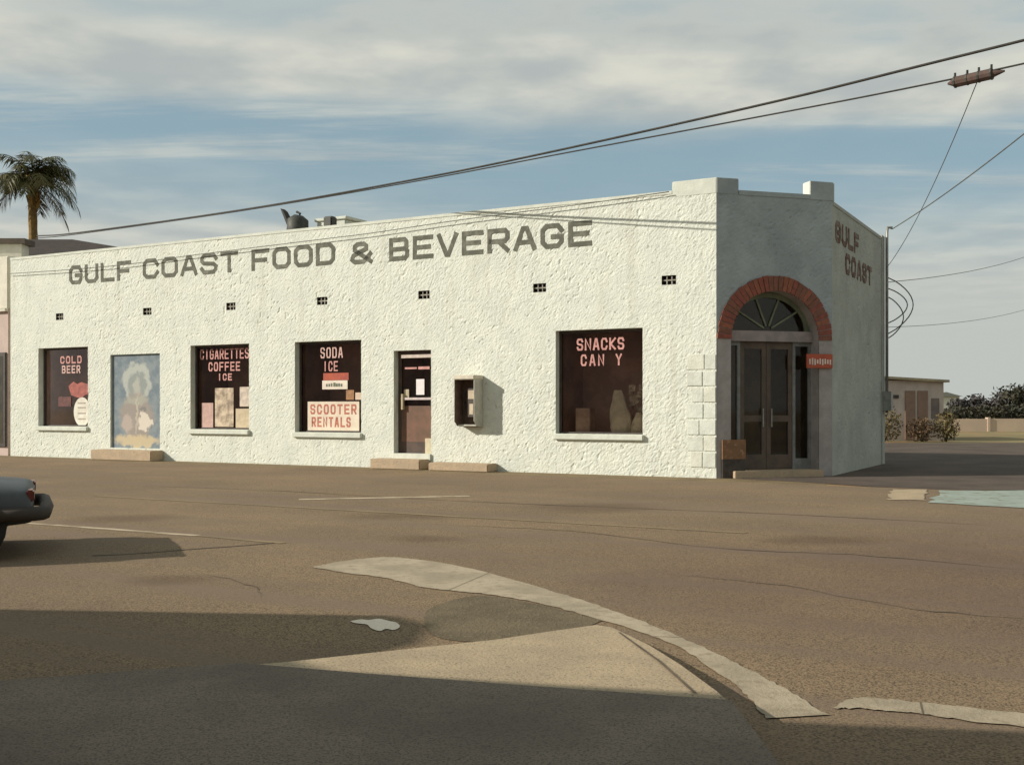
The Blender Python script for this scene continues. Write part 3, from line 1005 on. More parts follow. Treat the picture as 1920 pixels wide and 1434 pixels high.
# --- arched corner entrance
brick_mats = [pm('brick_%s' % n_, a_, b_, scale=14, rough=0.9, bump=0.3, bscale=60) for n_, a_, b_ in
              (('orange', (0.33, 0.115, 0.065), (0.23, 0.09, 0.055)), ('red', (0.30, 0.09, 0.06), (0.21, 0.075, 0.055)), ('rust', (0.25, 0.10, 0.065), (0.18, 0.08, 0.055)))]
NB = 33
arch = MB()
for k in range(40):
    t0, t1 = math.pi * k / 40, math.pi * (k + 1) / 40
    f_ = lambda t, o_: cham(ACX + (ARI + .004) * math.cos(t), ACZ + (ARI + .004) * math.sin(t), o_)
    arch.add([f_(t0, 0.0), f_(t1, 0.0), f_(t1, -0.42), f_(t0, -0.42)], [(0, 1, 2, 3)])
for sgn in (-1, 1):
    s_ = ACX + sgn * ARI
    arch.add([cham(s_, 0, 0), cham(s_, ACZ, 0), cham(s_, ACZ, -.42), cham(s_, 0, -.42)], [(0, 1, 2, 3)])
# mortar ring behind the bricks
rs = []
for k in range(41):
    t = math.pi * k / 40
    rs.append((t,))
vs_, fs_ = [], []
for k in range(41):
    t = math.pi * k / 40
    vs_ += [cham(ACX + ARI * math.cos(t), ACZ + ARI * math.sin(t), .012), cham(ACX + ARO * math.cos(t), ACZ + ARO * math.sin(t), .012)]
for k in range(40):
    fs_.append((2 * k, 2 * k + 1, 2 * k + 3, 2 * k + 2))
arch.add(vs_, fs_)
for sgn in (-1, 1):                          # plastered piers either side of the opening
    a_, b_ = (ACX + sgn * ARI, ACX + sgn * ARO)
    a_, b_ = min(a_, b_), max(a_, b_)
    arch.add([cham(a_, 0, .012), cham(b_, 0, .012), cham(b_, ACZ, .012), cham(a_, ACZ, .012)], [(0, 1, 2, 3)])
entry = arch.build('entrance_arch', pm('entrance_plaster', (0.40, 0.36, 0.34), (0.32, 0.29, 0.27), scale=3, rough=0.9, bump=0.4, bscale=30), store)
r_ = random.Random(3)
for k in range(NB):
    t0 = math.pi * (k + 0.07) / NB
    t1 = math.pi * (k + 0.93) / NB
    o1 = 0.03 + r_.uniform(-0.006, 0.010)
    ra, rb = ARI - 0.004 + r_.uniform(-0.006, 0.006), ARO + r_.uniform(-0.012, 0.012)
    pts = [(ra, t0), (rb, t0), (rb, t1), (ra, t1)]
    P3 = lambda q, o_: cham(ACX + q[0] * math.cos(q[1]), ACZ + q[0] * math.sin(q[1]), o_)
    m_ = MB()
    m_.hexa([P3(q, 0.006) for q in pts] + [P3(q, o1) for q in pts])
    m_.build('brick', r_.choice(brick_mats), entry)
OD = -0.30                                    # plane of the doors
m_ = MB()
f3 = lambda s, z: cham(s, z, OD)
f4 = lambda s, z: cham(s, z, OD - 0.06)
s0_, s1_ = ACX - ARI, ACX + ARI


def bar(mb, a0, a1, b0, b1, o0=OD + 0.02, o1=OD - 0.05):
    q = [cham(a0, b0, o0), cham(a1, b0, o0), cham(a1, b0, o1), cham(a0, b0, o1)]
    mb.hexa(q + [(p[0], p[1], p[2] + b1 - b0) for p in q])


bar(m_, s0_, s1_, 2.58, 2.78, OD + 0.10)
m_.build('lintel_beam', pm('mauve_beam', (0.34, 0.28, 0.27), (0.27, 0.23, 0.22), scale=5, rough=0.8), entry)
m_ = MB()                                    # fanlight ring and muntins
pts_o = [(ACX + 0.92 * math.cos(math.pi * k / 24), 2.785 + 0.735 * math.sin(math.pi * k / 24)) for k in range(25)]
pts_i = [(ACX + 0.80 * math.cos(math.pi * k / 24), 2.785 + 0.64 * math.sin(math.pi * k / 24)) for k in range(25)]
for k in range(24):
    q = [pts_i[k], pts_o[k], pts_o[k + 1], pts_i[k + 1]]
    m_.hexa([cham(*p, OD - .05) for p in q] + [cham(*p, OD + .02) for p in q])
for ang in (36, 72, 108, 144):
    t = R(ang)
    dx, dz = math.cos(t), math.sin(t)
    nx, nz = -dz * 0.016, dx * 0.016
    q = [(ACX + .1 * dx + nx, 2.785 + .1 * dz + nz), (ACX + .1 * dx - nx, 2.785 + .1 * dz - nz), (ACX + .80 * dx - nx, 2.785 + .66 * dz - nz), (ACX + .80 * dx + nx, 2.785 + .66 * dz + nz)]
    m_.hexa([cham(*p, OD - .04) for p in q] + [cham(*p, OD + .012) for p in q])
m_.build('fanlight_frame', pm('olive_frame', (0.20, 0.22, 0.14), (0.15, 0.165, 0.11), scale=6, rough=0.7), entry)
m_ = MB()
m_.prism(pts_i, lambda s, z: cham(s, z, OD - .018), lambda s, z: cham(s, z, OD - .024))
m_.build('fanlight', M['entry_glass'], entry)
m_ = MB()
DL, DR = 0.64, 1.76
for a_ in ((s0_, s0_ + .05), (DL - .06, DL), (DR, DR + .06), (s1_ - .05, s1_)):
    bar(m_, a_[0], a_[1], 0.14, 2.579)
bar(m_, s0_ + .05, DL - .06, 0.14, 0.34)
bar(m_, DR + .06, s1_ - .05, 0.14, 0.34)
bar(m_, s0_ + .05, DL - .06, 2.50, 2.579)
bar(m_, DR + .06, s1_ - .05, 2.50, 2.579)
m_.build('sidelight_frame', pm('grey_frame', (0.24, 0.24, 0.23), (0.18, 0.18, 0.17), scale=6, rough=0.7), entry)
for a_, b_ in ((s0_ + .05, DL - .06), (DR + .06, s1_ - .05)):
    m_ = MB()
    m_.add([cham(a_, .34, OD - .02), cham(b_, .34, OD - .02), cham(b_, 2.5, OD - .02), cham(a_, 2.5, OD - .02)], [(0, 1, 2, 3)])
    m_.build('sidelight', M['entry_glass'], entry)
mid = (DL + DR) / 2
for a_, b_, hx in ((DL, mid - .005, mid - .09), (mid + .005, DR, mid + .09)):
    m_ = MB()
    for q in ((a_, a_ + .09, .15, 2.57), (b_ - .09, b_, .15, 2.57)):
        bar(m_, *q, OD + .005, OD - .045)
    for q in ((.15, .42), (1.05, 1.17), (2.44, 2.57)):
        bar(m_, a_ + .09, b_ - .09, q[0], q[1], OD + .004, OD - .044)
    m_.add([cham(a_ + .09, .42, OD - .02), cham(b_ - .09, .42, OD - .02), cham(b_ - .09, 2.44, OD - .02), cham(a_ + .09, 2.44, OD - .02)], [(0, 1, 2, 3)])
    m_.mi[-1] = 1
    m_.build('entrance_door', [pm('brown_entrance_door', (0.13, 0.095, 0.07), (0.095, 0.072, 0.055), scale=4, rough=0.6), M['entry_glass']], entry)
    m_ = MB()
    bar(m_, hx - .012, hx + .012, 0.95, 1.3, OD + .06, OD + .035)
    m_.build('door_pull', M['metal'], entry)
m_ = MB()                                    # dim lobby behind
q0 = [cham(s0_, .02, OD - .07), cham(s1_, .02, OD - .07), cham(s1_, .02, OD - 0.9), cham(s0_, .02, OD - 0.9)]
q1_ = [(p[0], p[1], 3.6) for p in q0]
m_.add(q0 + q1_, [(0, 1, 2, 3), (7, 6, 5, 4), (3, 2, 6, 7), (0, 3, 7, 4), (2, 1, 5, 6)])
m_.build('dim_lobby', pm('lobby_wall', (0.26, 0.20, 0.15), (0.18, 0.15, 0.115), scale=2, rough=0.9), entry)
m_ = MB()
q = [cham(s0_ + .002, 0, .18), cham(s1_ - .002, 0, .18), cham(s1_ - .002, 0, OD - .05), cham(s0_ + .002, 0, OD - .05)]
m_.hexa(q + [(p[0], p[1], 0.138) for p in q])
m_.build('threshold', M['step'], entry, bevel=0.01)
# signs at the entrance
def world_thing(mb, name, mat, base, label, cat, group=None, bevel=0.0):
    """mesh given in the store's own axes, re-based to a point of it and kept at top level"""
    bx_, by_, bz_ = base
    mb.v = [(p[0] - bx_, p[1] - by_, p[2] - bz_) for p in mb.v]
    o_ = mb.build(name, mat, bevel=bevel)
    o_.location = BM @ Vector(base)
    o_.rotation_euler = (0, 0, BROT)
    return tag(o_, label, cat, group)


red_sign_m = pm('red_sign', (0.46, 0.10, 0.05), (0.38, 0.085, 0.045), scale=5, rough=0.6)
white_m = pm('white_marks', (0.75, 0.68, 0.6), (0.6, 0.5, 0.44), scale=12, rough=0.7)
m_ = MB()
bar(m_, 1.85, 2.41, 2.07, 2.34, 0.085, 0.05)
base = cham(2.13, 2.07, 0.06)
rs_ = world_thing(m_, 'shop_sign', red_sign_m, base, 'small red sign with pale marks beside the arched entrance doors', 'sign', bevel=0.006)
m_ = MB()
r_ = random.Random(9)
for k in range(9):
    s_ = 1.90 + k * 0.055
    q = [cham(s_, 0, .089), cham(s_ + .03, 0, .089), cham(s_ + .03, 0, .083), cham(s_, 0, .083)]
    za, zb = 2.13 + r_.uniform(0, .03), 2.23 + r_.uniform(0, .04)
    m_.hexa([(p[0] - base[0], p[1] - base[1], za - base[2]) for p in q] + [(p[0] - base[0], p[1] - base[1], zb - base[2]) for p in q])
m_.build('sign_marks', white_m, rs_)
m_ = MB()
bar(m_, 0.09, 0.57, 0.36, 0.72, 0.075, 0.045)
ls_ = world_thing(m_, 'panel_stand', pm('orange_panel', (0.26, 0.135, 0.065), (0.20, 0.11, 0.06), scale=6, rough=0.7, c3=(0.33, 0.19, 0.10), s3=14, lo3=0.58, hi3=0.64),
            cham(0.33, 0.01, 0.06), 'low dark stand with an orange front panel left of the arched entrance doors', 'stand')
m_ = MB()
bar(m_, 0.10, 0.56, 0.012, 0.358, 0.07, 0.045)
m_.v = [(p[0] - cham(0.33, 0.01, 0.06)[0], p[1] - cham(0.33, 0.01, 0.06)[1], p[2] - 0.01) for p in m_.v]
m_.build('base', M['frame'], ls_)

# service conduit, meter and cable loops on the side wall
m_ = MB()
m_.tube([sidew(5.15, 1.2, .10), sidew(5.15, 5.40, .10), sidew(5.17, 5.52, .12), sidew(5.19, 5.50, .22)], 0.035, 8)
m_.build('service_mast', M['metal'], store, smooth=True)
m_ = MB()
a = [sidew(5.0, 1.25, .03), sidew(5.28, 1.25, .03), sidew(5.28, 1.25, .22), sidew(5.0, 1.25, .22)]
m_.hexa(a + [(p[0], p[1], 1.7) for p in a])
m_.build('meter_box', M['metal'], store, bevel=0.01)
for k, (zt, zb, ou) in enumerate(((4.35, 3.05, 0.55), (4.1, 3.3, 0.42), (3.9, 2.95, 0.33))):
    m_ = MB()
    pth = []
    for i in range(15):
        t = i / 14
        pth.append(sidew(5.22 + 0.02 * k, zt + (zb - zt) * t, 0.12 + ou * math.sin(math.pi * t) ** 0.8))
    m_.tube(pth, 0.014, 5)
    m_.build('cable_loop', M['thin_cable'], store)

# ================================================================== window posters and goods
def poster(x0, x1, z0, z1, y, mat, label, name='poster', cat='poster', group=None, th=0.006):
    x0, x1 = x0 - SHIFT, x1 - SHIFT
    mb_ = MB()
    mb_.box(x0, x1, y - th, y, z0, z1)
    return world_thing(mb_, name, mat, ((x0 + x1) / 2, y, z0), label, cat, group)


P_ = lambda n_, a_, b_=None, s_=9: pm(n_, a_, b_, scale=s_, rough=0.75)
YP = DEP - 0.012
# first window
m_ = MB()
m_.prism([(-17.42 + 0.32 * math.cos(2 * math.pi * k / 28), 1.215 + 0.385 * math.sin(2 * math.pi * k / 28)) for k in range(28)],
         lambda s, z: (s, YP - 0.008, z), lambda s, z: (s, YP, z))
ov = world_thing(m_, 'oval_sign', P_('white_oval', (0.74, 0.70, 0.60), (0.6, 0.56, 0.46), 5), (-17.42, YP, 0.83),
                 'white oval sign in the leftmost shop window', 'sign')
m_ = MB()
for z in (0.18, 0.33, 0.48, 0.60):
    m_.box(-0.16, 0.14, -0.012, -0.0085, z, z + 0.035)
m_.build('sign_lines', P_('grey_print', (0.42, 0.36, 0.3)), ov)
m_ = MB()
pts = [(-17.95, 1.90), (-17.75, 2.02), (-17.6, 1.95), (-17.45, 2.0), (-17.12, 1.93), (-17.10, 1.70), (-17.3, 1.66), (-17.45, 1.58), (-17.62, 1.6), (-17.85, 1.66)]
m_.prism(pts, lambda s, z: (s, YP - 0.006, z), lambda s, z: (s, YP, z))
world_thing(m_, 'poster', P_('red_poster', (0.42, 0.13, 0.10), (0.26, 0.09, 0.075), 6), (-17.4, YP, 1.5), 'ragged red poster above the white oval sign', 'poster')
poster(-18.25, -17.75, 1.36, 1.62, YP, P_('maroon_poster', (0.17, 0.07, 0.06), (0.10, 0.05, 0.045)), 'small dark maroon poster left of the ragged red poster')
# second window
poster(-13.04, -12.66, 0.84, 1.44, YP, P_('pink_poster', (0.55, 0.37, 0.31), (0.46, 0.30, 0.25)), 'pink poster at the lower left of the window lettered cigarettes')
poster(-12.60, -12.00, 0.86, 1.80, YP, P_('collage_poster', (0.62, 0.50, 0.36), (0.26, 0.20, 0.14), 4.5), 'tall mottled cream poster in the middle of the window lettered cigarettes')
poster(-11.80, -11.49, 1.35, 1.82, YP, P_('cream_poster', (0.66, 0.55, 0.44), (0.42, 0.36, 0.30), 7), 'small cream poster on the right, above the beige one')
poster(-11.93, -11.49, 0.84, 1.30, YP, P_('beige_poster', (0.58, 0.47, 0.32), (0.46, 0.38, 0.25), 7), 'square beige poster at the lower right of the window lettered cigarettes')
# third window
bx_ = poster(-9.30, -8.58, 1.74, 1.94, YP, P_('white_sign', (0.74, 0.66, 0.54), (0.66, 0.58, 0.48)), 'white strip sign with dark print under the red strip', 'shop_sign', 'sign')
m_ = MB()
r_ = random.Random(4)
for k in range(7):
    m_.box(-0.25 + k * 0.07, -0.21 + k * 0.07 + r_.uniform(0, .02), -0.010, -0.0065, 0.06, 0.12 + r_.uniform(0, .04))
m_.build('sign_print', P_('green_grey_print', (0.16, 0.17, 0.12)), bx_)
poster(-9.27, -8.55, 1.945, 2.11, YP, P_('red_strip', (0.44, 0.10, 0.05), (0.34, 0.08, 0.06), 6), 'red strip sign under the word ice', 'shop_sign', 'sign')
sc_ = poster(-9.72, -8.25, 0.80, 1.46, YP - 0.004, P_('cream_rental_poster', (0.72, 0.62, 0.48), (0.64, 0.54, 0.42), 4),
             'wide cream poster reading SCOOTER RENTALS in red', 'poster', 'poster')
for wd, a_, b_, z in (('SCOOTER', -0.66, 0.66, 0.37), ('RENTALS', -0.62, 0.50, 0.08)):
    p = (b_ - a_) / (len(wd) - 0.25)
    for i, ch in enumerate(wd):
        m_ = MB()
        glyph(m_, ch, a_ + i * p, z, p * 0.75, 0.23, 0.042, lambda s, zz_, o_: (s, -0.0063 - o_ * 0.2, zz_), depth=0.008)
        m_.build('letter', TXT['red'], sc_)
poster(-8.62, -8.40, 1.50, 1.72, YP, P_('orange_slip', (0.40, 0.20, 0.09), (0.25, 0.14, 0.08)), 'small orange slip above the right end of the scooter poster')
poster(-8.36, -8.20, 1.50, 1.66, YP, P_('pale_slip', (0.66, 0.5, 0.38)), 'small pale slip beside the orange slip')
# door note
poster(-6.71, -6.50, 1.60, 1.94, 0.165, P_('white_note', (0.80, 0.74, 0.72), (0.74, 0.68, 0.66)), 'white paper note taped on the side door glass', 'note', 'note')
poster(-7.03, -6.90, 1.52, 1.72, 0.165, P_('tan_slip', (0.5, 0.42, 0.28)), 'small tan slip taped left of the white note', 'note', 'note')
# fourth window: goods on the ledge
Y0 = DEP + 0.10


def goods_box(x0, x1, y0, y1, z1, mat, label):
    mb_ = MB()
    mb_.box(x0, x1, y0, y1, 0.805, z1)
    return world_thing(mb_, 'carton', mat, ((x0 + x1) / 2, (y0 + y1) / 2, 0.805), label, 'carton', bevel=0.01)


goods_box(-3.02, -2.70, Y0 - .04, Y0 + .22, 1.31, P_('pink_carton', (0.50, 0.36, 0.27), (0.36, 0.25, 0.19), 5), 'pinkish carton at the left of the window lettered snacks')


def bag(cx, w, d, h, mat, label, seed, lean=0.0):
    r2 = random.Random(seed)
    mb_ = MB()
    rings = []
    NR, NS = 8, 14
    for i in range(NR):
        t = i / (NR - 1)
        k = (0.92 + 0.12 * math.sin(t * 5)) * (1 - 0.55 * t ** 3)
        rings.append([(cx + lean * t + w / 2 * k * math.cos(2 * math.pi * q / NS) * (1 + r2.uniform(-.1, .1)),
                       Y0 + .12 + d / 2 * (1 - .75 * t) * math.sin(2 * math.pi * q / NS) * (1 + r2.uniform(-.15, .15)), 0.805 + h * t) for q in range(NS)])
    mb_.add([p for r3 in rings for p in r3], [(i * NS + q, i * NS + (q + 1) % NS, (i + 1) * NS + (q + 1) % NS, (i + 1) * NS + q) for i in range(NR - 1) for q in range(NS)] +
            [tuple(range(NS - 1, -1, -1)), tuple((NR - 1) * NS + q for q in range(NS))])
    return world_thing(mb_, 'bag', mat, (cx, Y0 + .12, 0.805), label, 'bag')


cream_bag = P_('cream_bag', (0.74, 0.66, 0.48), (0.58, 0.52, 0.38), 5)
bag(-2.08, 0.46, 0.24, 0.86, cream_bag, 'tall cream paper bag in the window lettered snacks', 1, lean=-0.08)
bag(-1.72, 0.30, 0.2, 0.42, cream_bag, 'short cream paper bag right of the tall one', 2)
bag(-1.56, 0.16, 0.14, 0.26, P_('grey_bag', (0.5, 0.45, 0.36)), 'little grey bag at the right end of the snack window ledge', 6)
m_ = MB()
r_ = random.Random(12)
for k in range(26):                          # a rack of small snack packets
    px_, pz_ = -1.98 + 0.44 * r_.random(), 1.28 + 0.46 * r_.random()
    a_ = r_.uniform(-.5, .5)
    y_ = Y0 + .30 + r_.uniform(0, .08)
    w_, h_ = 0.045, 0.065
    q = [(-w_, -h_), (w_, -h_), (w_, h_), (-w_, h_)]
    q = [(px_ + x * math.cos(a_) - z * math.sin(a_), pz_ + x * math.sin(a_) + z * math.cos(a_)) for x, z in q]
    m_.hexa([(x, y_, z) for x, z in q] + [(x, y_ - .02, z) for x, z in q])
for px_ in (-1.96, -1.52):
    m_.box(px_ - .01, px_ + .01, Y0 + .40, Y0 + .42, 0.805, 1.78)
world_thing(m_, 'snack_rack', P_('packet_foil', (0.62, 0.55, 0.42), (0.34, 0.25, 0.18), 14), (-1.74, Y0 + .35, 0.805), 'rack of little pale snack packets at the right of the window lettered snacks', 'rack')

# ================================================================== steps, payphone, roof things
def stepper(x0, x1, h, d, label):
    mb_ = MB()
    mb_.box(x0, x1, -d, 0.0, 0.0, h)
    return world_thing(mb_, 'concrete_step', M['step'], ((x0 + x1) / 2, -d / 2, 0.004), label, 'step', 'concrete steps along the store front', bevel=0.018)


stepper(-16.40, -14.25, 0.26, 0.42, 'tan concrete step under the boarded painted doorway')
stepper(-7.62, -6.34, 0.22, 0.42, 'tan concrete step under the side door with a white note')
stepper(-6.12, -4.68, 0.17, 0.42, 'low tan concrete pad under the wall payphone')

ph = empty('payphone', BM @ Vector((-5.27, -0.001, 0.92)), BROT)
tag(ph, 'hooded payphone box hung on the white wall right of the side door', 'payphone')
x0, x1, z0, z1, d = -0.24, 0.24, 0.0, 0.98, 0.36
shell = P_('pale_shell', (0.52, 0.50, 0.42), (0.42, 0.40, 0.34), 6)
m_ = MB()
m_.prism([(0, 0), (-d * .72, 0.02), (-d, 0.12), (-d, z1), (0, z1)], lambda y, z: (x0, y, z), lambda y, z: (x0 + .012, y, z))
m_.build('side_panel', P_('brown_side', (0.15, 0.10, 0.07), (0.11, 0.075, 0.055)), ph)
m_ = MB()
m_.prism([(0, 0), (-d * .72, 0.02), (-d, 0.12), (-d, z1), (0, z1)], lambda y, z: (x1 - .012, y, z), lambda y, z: (x1, y, z))
m_.build('side_panel', shell, ph)
m_ = MB()
m_.box(x0 - .01, x1 + .01, -d - .03, 0, z1 + .001, z1 + .09)
m_.build('hood', P_('pale_hood', (0.66, 0.60, 0.47), (0.55, 0.5, 0.4)), ph, bevel=0.012)
m_ = MB()
m_.box(x0 + .013, x1 - .013, -.05, -.002, 0.0, z1)
m_.build('back_panel', P_('brown_back', (0.13, 0.085, 0.06), (0.09, 0.06, 0.045)), ph)
m_ = MB()
m_.box(x0 + .013, x1 - .013, -d * .68, -.051, 0.02, 0.05)
m_.build('shelf', shell, ph)
m_ = MB()
m_.box(-0.02, 0.17, -0.20, -.052, 0.20, 0.80)
tel = m_.build('telephone', P_('dark_phone', (0.10, 0.085, 0.07)), ph, bevel=0.012)
m_ = MB()
m_.box(0.0, 0.15, -0.206, -.2005, 0.58, 0.76)
m_.box(0.03, 0.12, -0.206, -.2005, 0.26, 0.48)
m_.build('face_plate', P_('steel_plate', (0.58, 0.48, 0.34), (0.46, 0.38, 0.28)), tel)
m_ = MB()
m_.tube([(-0.06, -.17, .42), (-0.075, -.20, .46), (-0.075, -.20, .70), (-0.06, -.17, .74)], [0.032, 0.02, 0.02, 0.032], 8)
m_.build('handset', P_('black_handset', (0.03, 0.028, 0.025)), ph, smooth=True)

# roof: exhaust fan and a boxy vent beside a white unit
ef = empty('roof_fan', BM @ Vector((-11.37, 1.6, 4.85)), BROT)
ef.scale = (1.1, 1.1, 1.12)
tag(ef, 'dark exhaust fan with a tilted flap on the store roof', 'roof fan')
m_ = MB()
m_.tube([(0.0, 0, 0), (0, 0, .62)], 0.12, 10)
m_.build('duct', M['metal'], ef)
m_ = MB()
m_.tube([(0.02, 0, .56), (0.04, 0, .66), (0.06, 0, 1.02), (0.08, 0, 1.12)], [0.18, 0.26, 0.24, 0.10], 10)
m_.build('hood', M['dark_metal'], ef, smooth=True)
m_ = MB()
m_.hexa([(-.16, -.10, .86), (-.06, -.10, .82), (-.06, .12, .82), (-.16, .12, .86), (-.40, -.07, 1.30), (-.32, -.07, 1.24), (-.32, .09, 1.24), (-.40, .09, 1.30)])
m_.build('flap', M['cable'], ef)
m_ = MB()
m_.tube([(.08, 0, 1.06), (.12, 0, 1.15), (.02, 0, 1.20)], 0.03, 6)
m_.build('bracket', M['dark_metal'], ef)
ac = empty('roof_unit', BM @ Vector((-10.62, 1.9, 4.85)), BROT)
tag(ac, 'white boxy air unit on the store roof between the fan and vent cap', 'air unit')
m_ = MB()
m_.box(-.34, .55, 0, .8, 0.0, 1.10)
m_.build('casing', M['white_trim'], ac, bevel=0.02)
m_ = MB()
m_.box(-.39, .60, -.04, .84, 1.101, 1.18)
m_.build('lid', M['white_trim'], ac, bevel=0.015)
rv = empty('roof_vent', BM @ Vector((-10.27, 1.55, 4.85)), BROT)
tag(rv, 'small dark vent cap on the store roof right of the white air unit', 'roof vent')
m_ = MB()
m_.tube([(0, 0, 0), (0, 0, .86)], 0.05, 8)
m_.build('pipe', M['metal'], rv)
m_ = MB()
m_.box(-.12, .14, -.12, .12, .84, 1.12)
m_.build('cap', M['dark_metal'], rv, bevel=0.03)

# ================================================================== overhead cables
def cable(pts, rad, label, mat, name='overhead_cable', group='overhead cables'):
    mb_ = MB()
    pts = [Vector(p) for p in pts]
    # smooth in 3-D
    P4 = [2 * pts[0] - pts[1]] + pts + [2 * pts[-1] - pts[-2]]
    path = []
    for i in range(1, len(P4) - 2):
        for k in range(5):
            t = k / 5
            a, b, c_, d_ = P4[i - 1], P4[i], P4[i + 1], P4[i + 2]
            path.append(0.5 * ((2 * b) + (c_ - a) * t + (2 * a - 5 * b + 4 * c_ - d_) * t * t + (3 * b - a - 3 * c_ + d_) * t ** 3))
    path.append(P4[-2])
    b0 = path[0].copy()
    mb_.tube([p - b0 for p in path], rad, 6)
    o_ = mb_.build(name, mat, smooth=True)
    o_.location = b0
    return tag(o_, label, 'cable', group)


cable([(-14.6, 33.66, 6.6), (-12.71, 32.0, 6.43), (-6.71, 26.74, 6.13), (-2.22, 22.8, 6.03), (0.4, 20.5, 6.03), (3.76, 17.55, 6.11), (5.65, 15.89, 6.20), (9.0, 12.95, 6.42), (16, 6.8, 7.1)],
      0.020, 'thick black overhead cable, the upper of the two crossing the sky', M['cable'])
cable([(-14.6, 33.60, 6.52), (-12.71, 31.94, 6.38), (-6.71, 26.70, 6.10), (-2.22, 22.78, 5.985), (0.9, 20.0, 5.95), (3.76, 17.55, 5.935), (5.65, 15.88, 5.925), (7.2, 14.5, 5.96), (10, 12.05, 6.12), (16, 6.75, 6.8)],
      0.013, 'thinner black cable hung just below the thick one, carrying the brown sleeve', M['cable'])
m_ = MB()
sp0, sp1 = Vector((6.20, 15.41, 5.88)), Vector((6.62, 15.04, 5.90))
dv = sp1 - sp0
m_.tube([dv * -0.12, dv * 0.0, dv * 0.08, dv * 0.92, dv * 1.0, dv * 1.25], [0.014, 0.05, 0.075, 0.075, 0.05, 0.014], 10)
spl = m_.build('splice_case', M['rust'])
spl.location = sp0
for t_ in (0.06, 0.36, 0.64, 0.94):
    m_ = MB()
    q_ = dv * t_
    m_.tube([q_ - dv * .02, q_ + dv * .02], 0.082, 10)
    m_.box(q_.x - .012, q_.x + .012, q_.y - .012, q_.y + .012, q_.z + .06, q_.z + .13)
    m_.build('strap', M['dark_metal'], spl)
tag(spl, 'brown splice sleeve hanging on the lower overhead cable', 'splice case')
mast = BM @ Vector(sidew(5.19, 5.48, .22))


def sagging(a, b, sag, n=9):
    a, b = Vector(a), Vector(b)
    return [a.lerp(b, i / (n - 1)) - Vector((0, 0, sag * 4 * (i / (n - 1)) * (1 - i / (n - 1)))) for i in range(n)]


for q, lab, rad in ((sagging(mast, (7.6, 10.0, 6.35), 0.22), 'thin service wire rising right from the mast at the back corner', 0.011),
                    (sagging(BM @ Vector(sidew(5.2, 4.55, .06)), (6.45, 15.18, 5.83), 0.25), 'thin drop wire from the brown sleeve down to the side wall', 0.007),
                    (sagging(BM @ Vector(sidew(5.25, 4.25, .06)), (26, 52, 9.2), 0.3), 'faint wire from the side wall far back to the right, upper one', 0.009),
                    (sagging(BM @ Vector(sidew(5.25, 3.2, .06)), (26, 52, 6.6), 0.3), 'faint wire from the side wall far back to the right, lower one', 0.007)):
    cable(q, rad, lab, M['thin_cable'], 'service_wire', 'service wires at the back corner')
fp = lambda x, z: BM @ Vector((x, -0.09, z))
cable([fp(-20.1, 4.99), fp(-17.5, 4.95), fp(-15.3, 4.955), fp(-13.2, 5.03), (fp(-9.3, 5.12)), fp(-7.8, 5.155), fp(-5.6, 5.25), fp(-2.7, 5.33), fp(-0.9, 5.40)], 0.009,
      'slack grey wire strung along the top of the white wall', M['thin_cable'], 'wall_wire', 'wires on the store front')

# ================================================================== neighbours on the left
pinkw = pm('pink_stucco', (0.56, 0.44, 0.38), (0.48, 0.38, 0.33), scale=2, rough=0.9, bump=0.4, bscale=25)
cream = pm('cream_stucco', (0.70, 0.66, 0.54), (0.6, 0.57, 0.47), scale=2, rough=0.9, bump=0.4, bscale=25)
nb = empty('neighbour_building', BM @ Vector((-20.25, 0.05, 0)), BROT)
tag(nb, 'pink and cream stucco building left of the white store', 'building')
m_ = MB()
m_.box(-12, 0, 0, 9, 0, 4.05)
m_.build('wall', pinkw, nb)
m_ = MB()
m_.box(-12.03, 0.02, -0.03, 9.03, 4.052, 5.50)
m_.build('parapet', cream, nb, bevel=0.02)
m_ = MB()
m_.box(-3.0, -0.06, -0.05, 0.02, 0.25, 2.85)
wnd = m_.build('window', M['frame'], nb)
m_ = MB()
m_.add([(-2.9, -.053, .35), (-.16, -.053, .35), (-.16, -.053, 2.75), (-2.9, -.053, 2.75)], [(0, 1, 2, 3)])
m_.build('pane', pm('dark_pane', (0.04, 0.04, 0.03), (0.07, 0.06, 0.04), scale=2, rough=0.1, spec=0.6), wnd)
m_ = MB()
m_.box(-3.1, 0.0, -0.10, -0.001, 3.98, 4.05)
m_.build('ledge', cream, nb)

rh = empty('roofed_house', (-20.5, 41.5, 0), 0)
tag(rh, 'house with a dark low hipped roof behind the white store', 'house')
m_ = MB()
m_.box(-9, 8.6, -3.4, 5, 0, 6.15)
m_.build('wall', cream, rh)
m_ = MB()
e0, e1, z_e, z_r = -12.0, 9.9, 6.16, 7.80
m_.hexa([(e0, -4.4, z_e), (e1, -4.4, z_e), (e1, 6, z_e), (e0, 6, z_e), (e0, -4.4, z_e + .16), (e1, -4.4, z_e + .16), (e1, 6, z_e + .16), (e0, 6, z_e + .16)])
m_.add([(e0, -4.4, z_e + .161), (e1, -4.4, z_e + .161), (e1, 6, z_e + .161), (e0, 6, z_e + .161), (e0 + 6, .6, z_r), (e1 - 6.3, .6, z_r)],
       [(0, 1, 5, 4), (1, 2, 5), (2, 3, 4, 5), (3, 0, 4)])
m_.build('roof', pm('dark_shingle', (0.065, 0.048, 0.038), (0.045, 0.036, 0.03), scale=3, rough=0.9, bump=0.5, bscale=12), rh)
m_ = MB()
m_.box(-4.5, 4.15, -5.0, -4.45, 0, 6.78)
m_.build('front_wall', cream, rh)
m_ = MB()
m_.box(-4.7, 4.3, -5.1, -4.3, 6.781, 6.96)
m_.build('eave_board', pm('brown_fascia', (0.13, 0.10, 0.075), (0.10, 0.08, 0.06), scale=4, rough=0.8), rh)

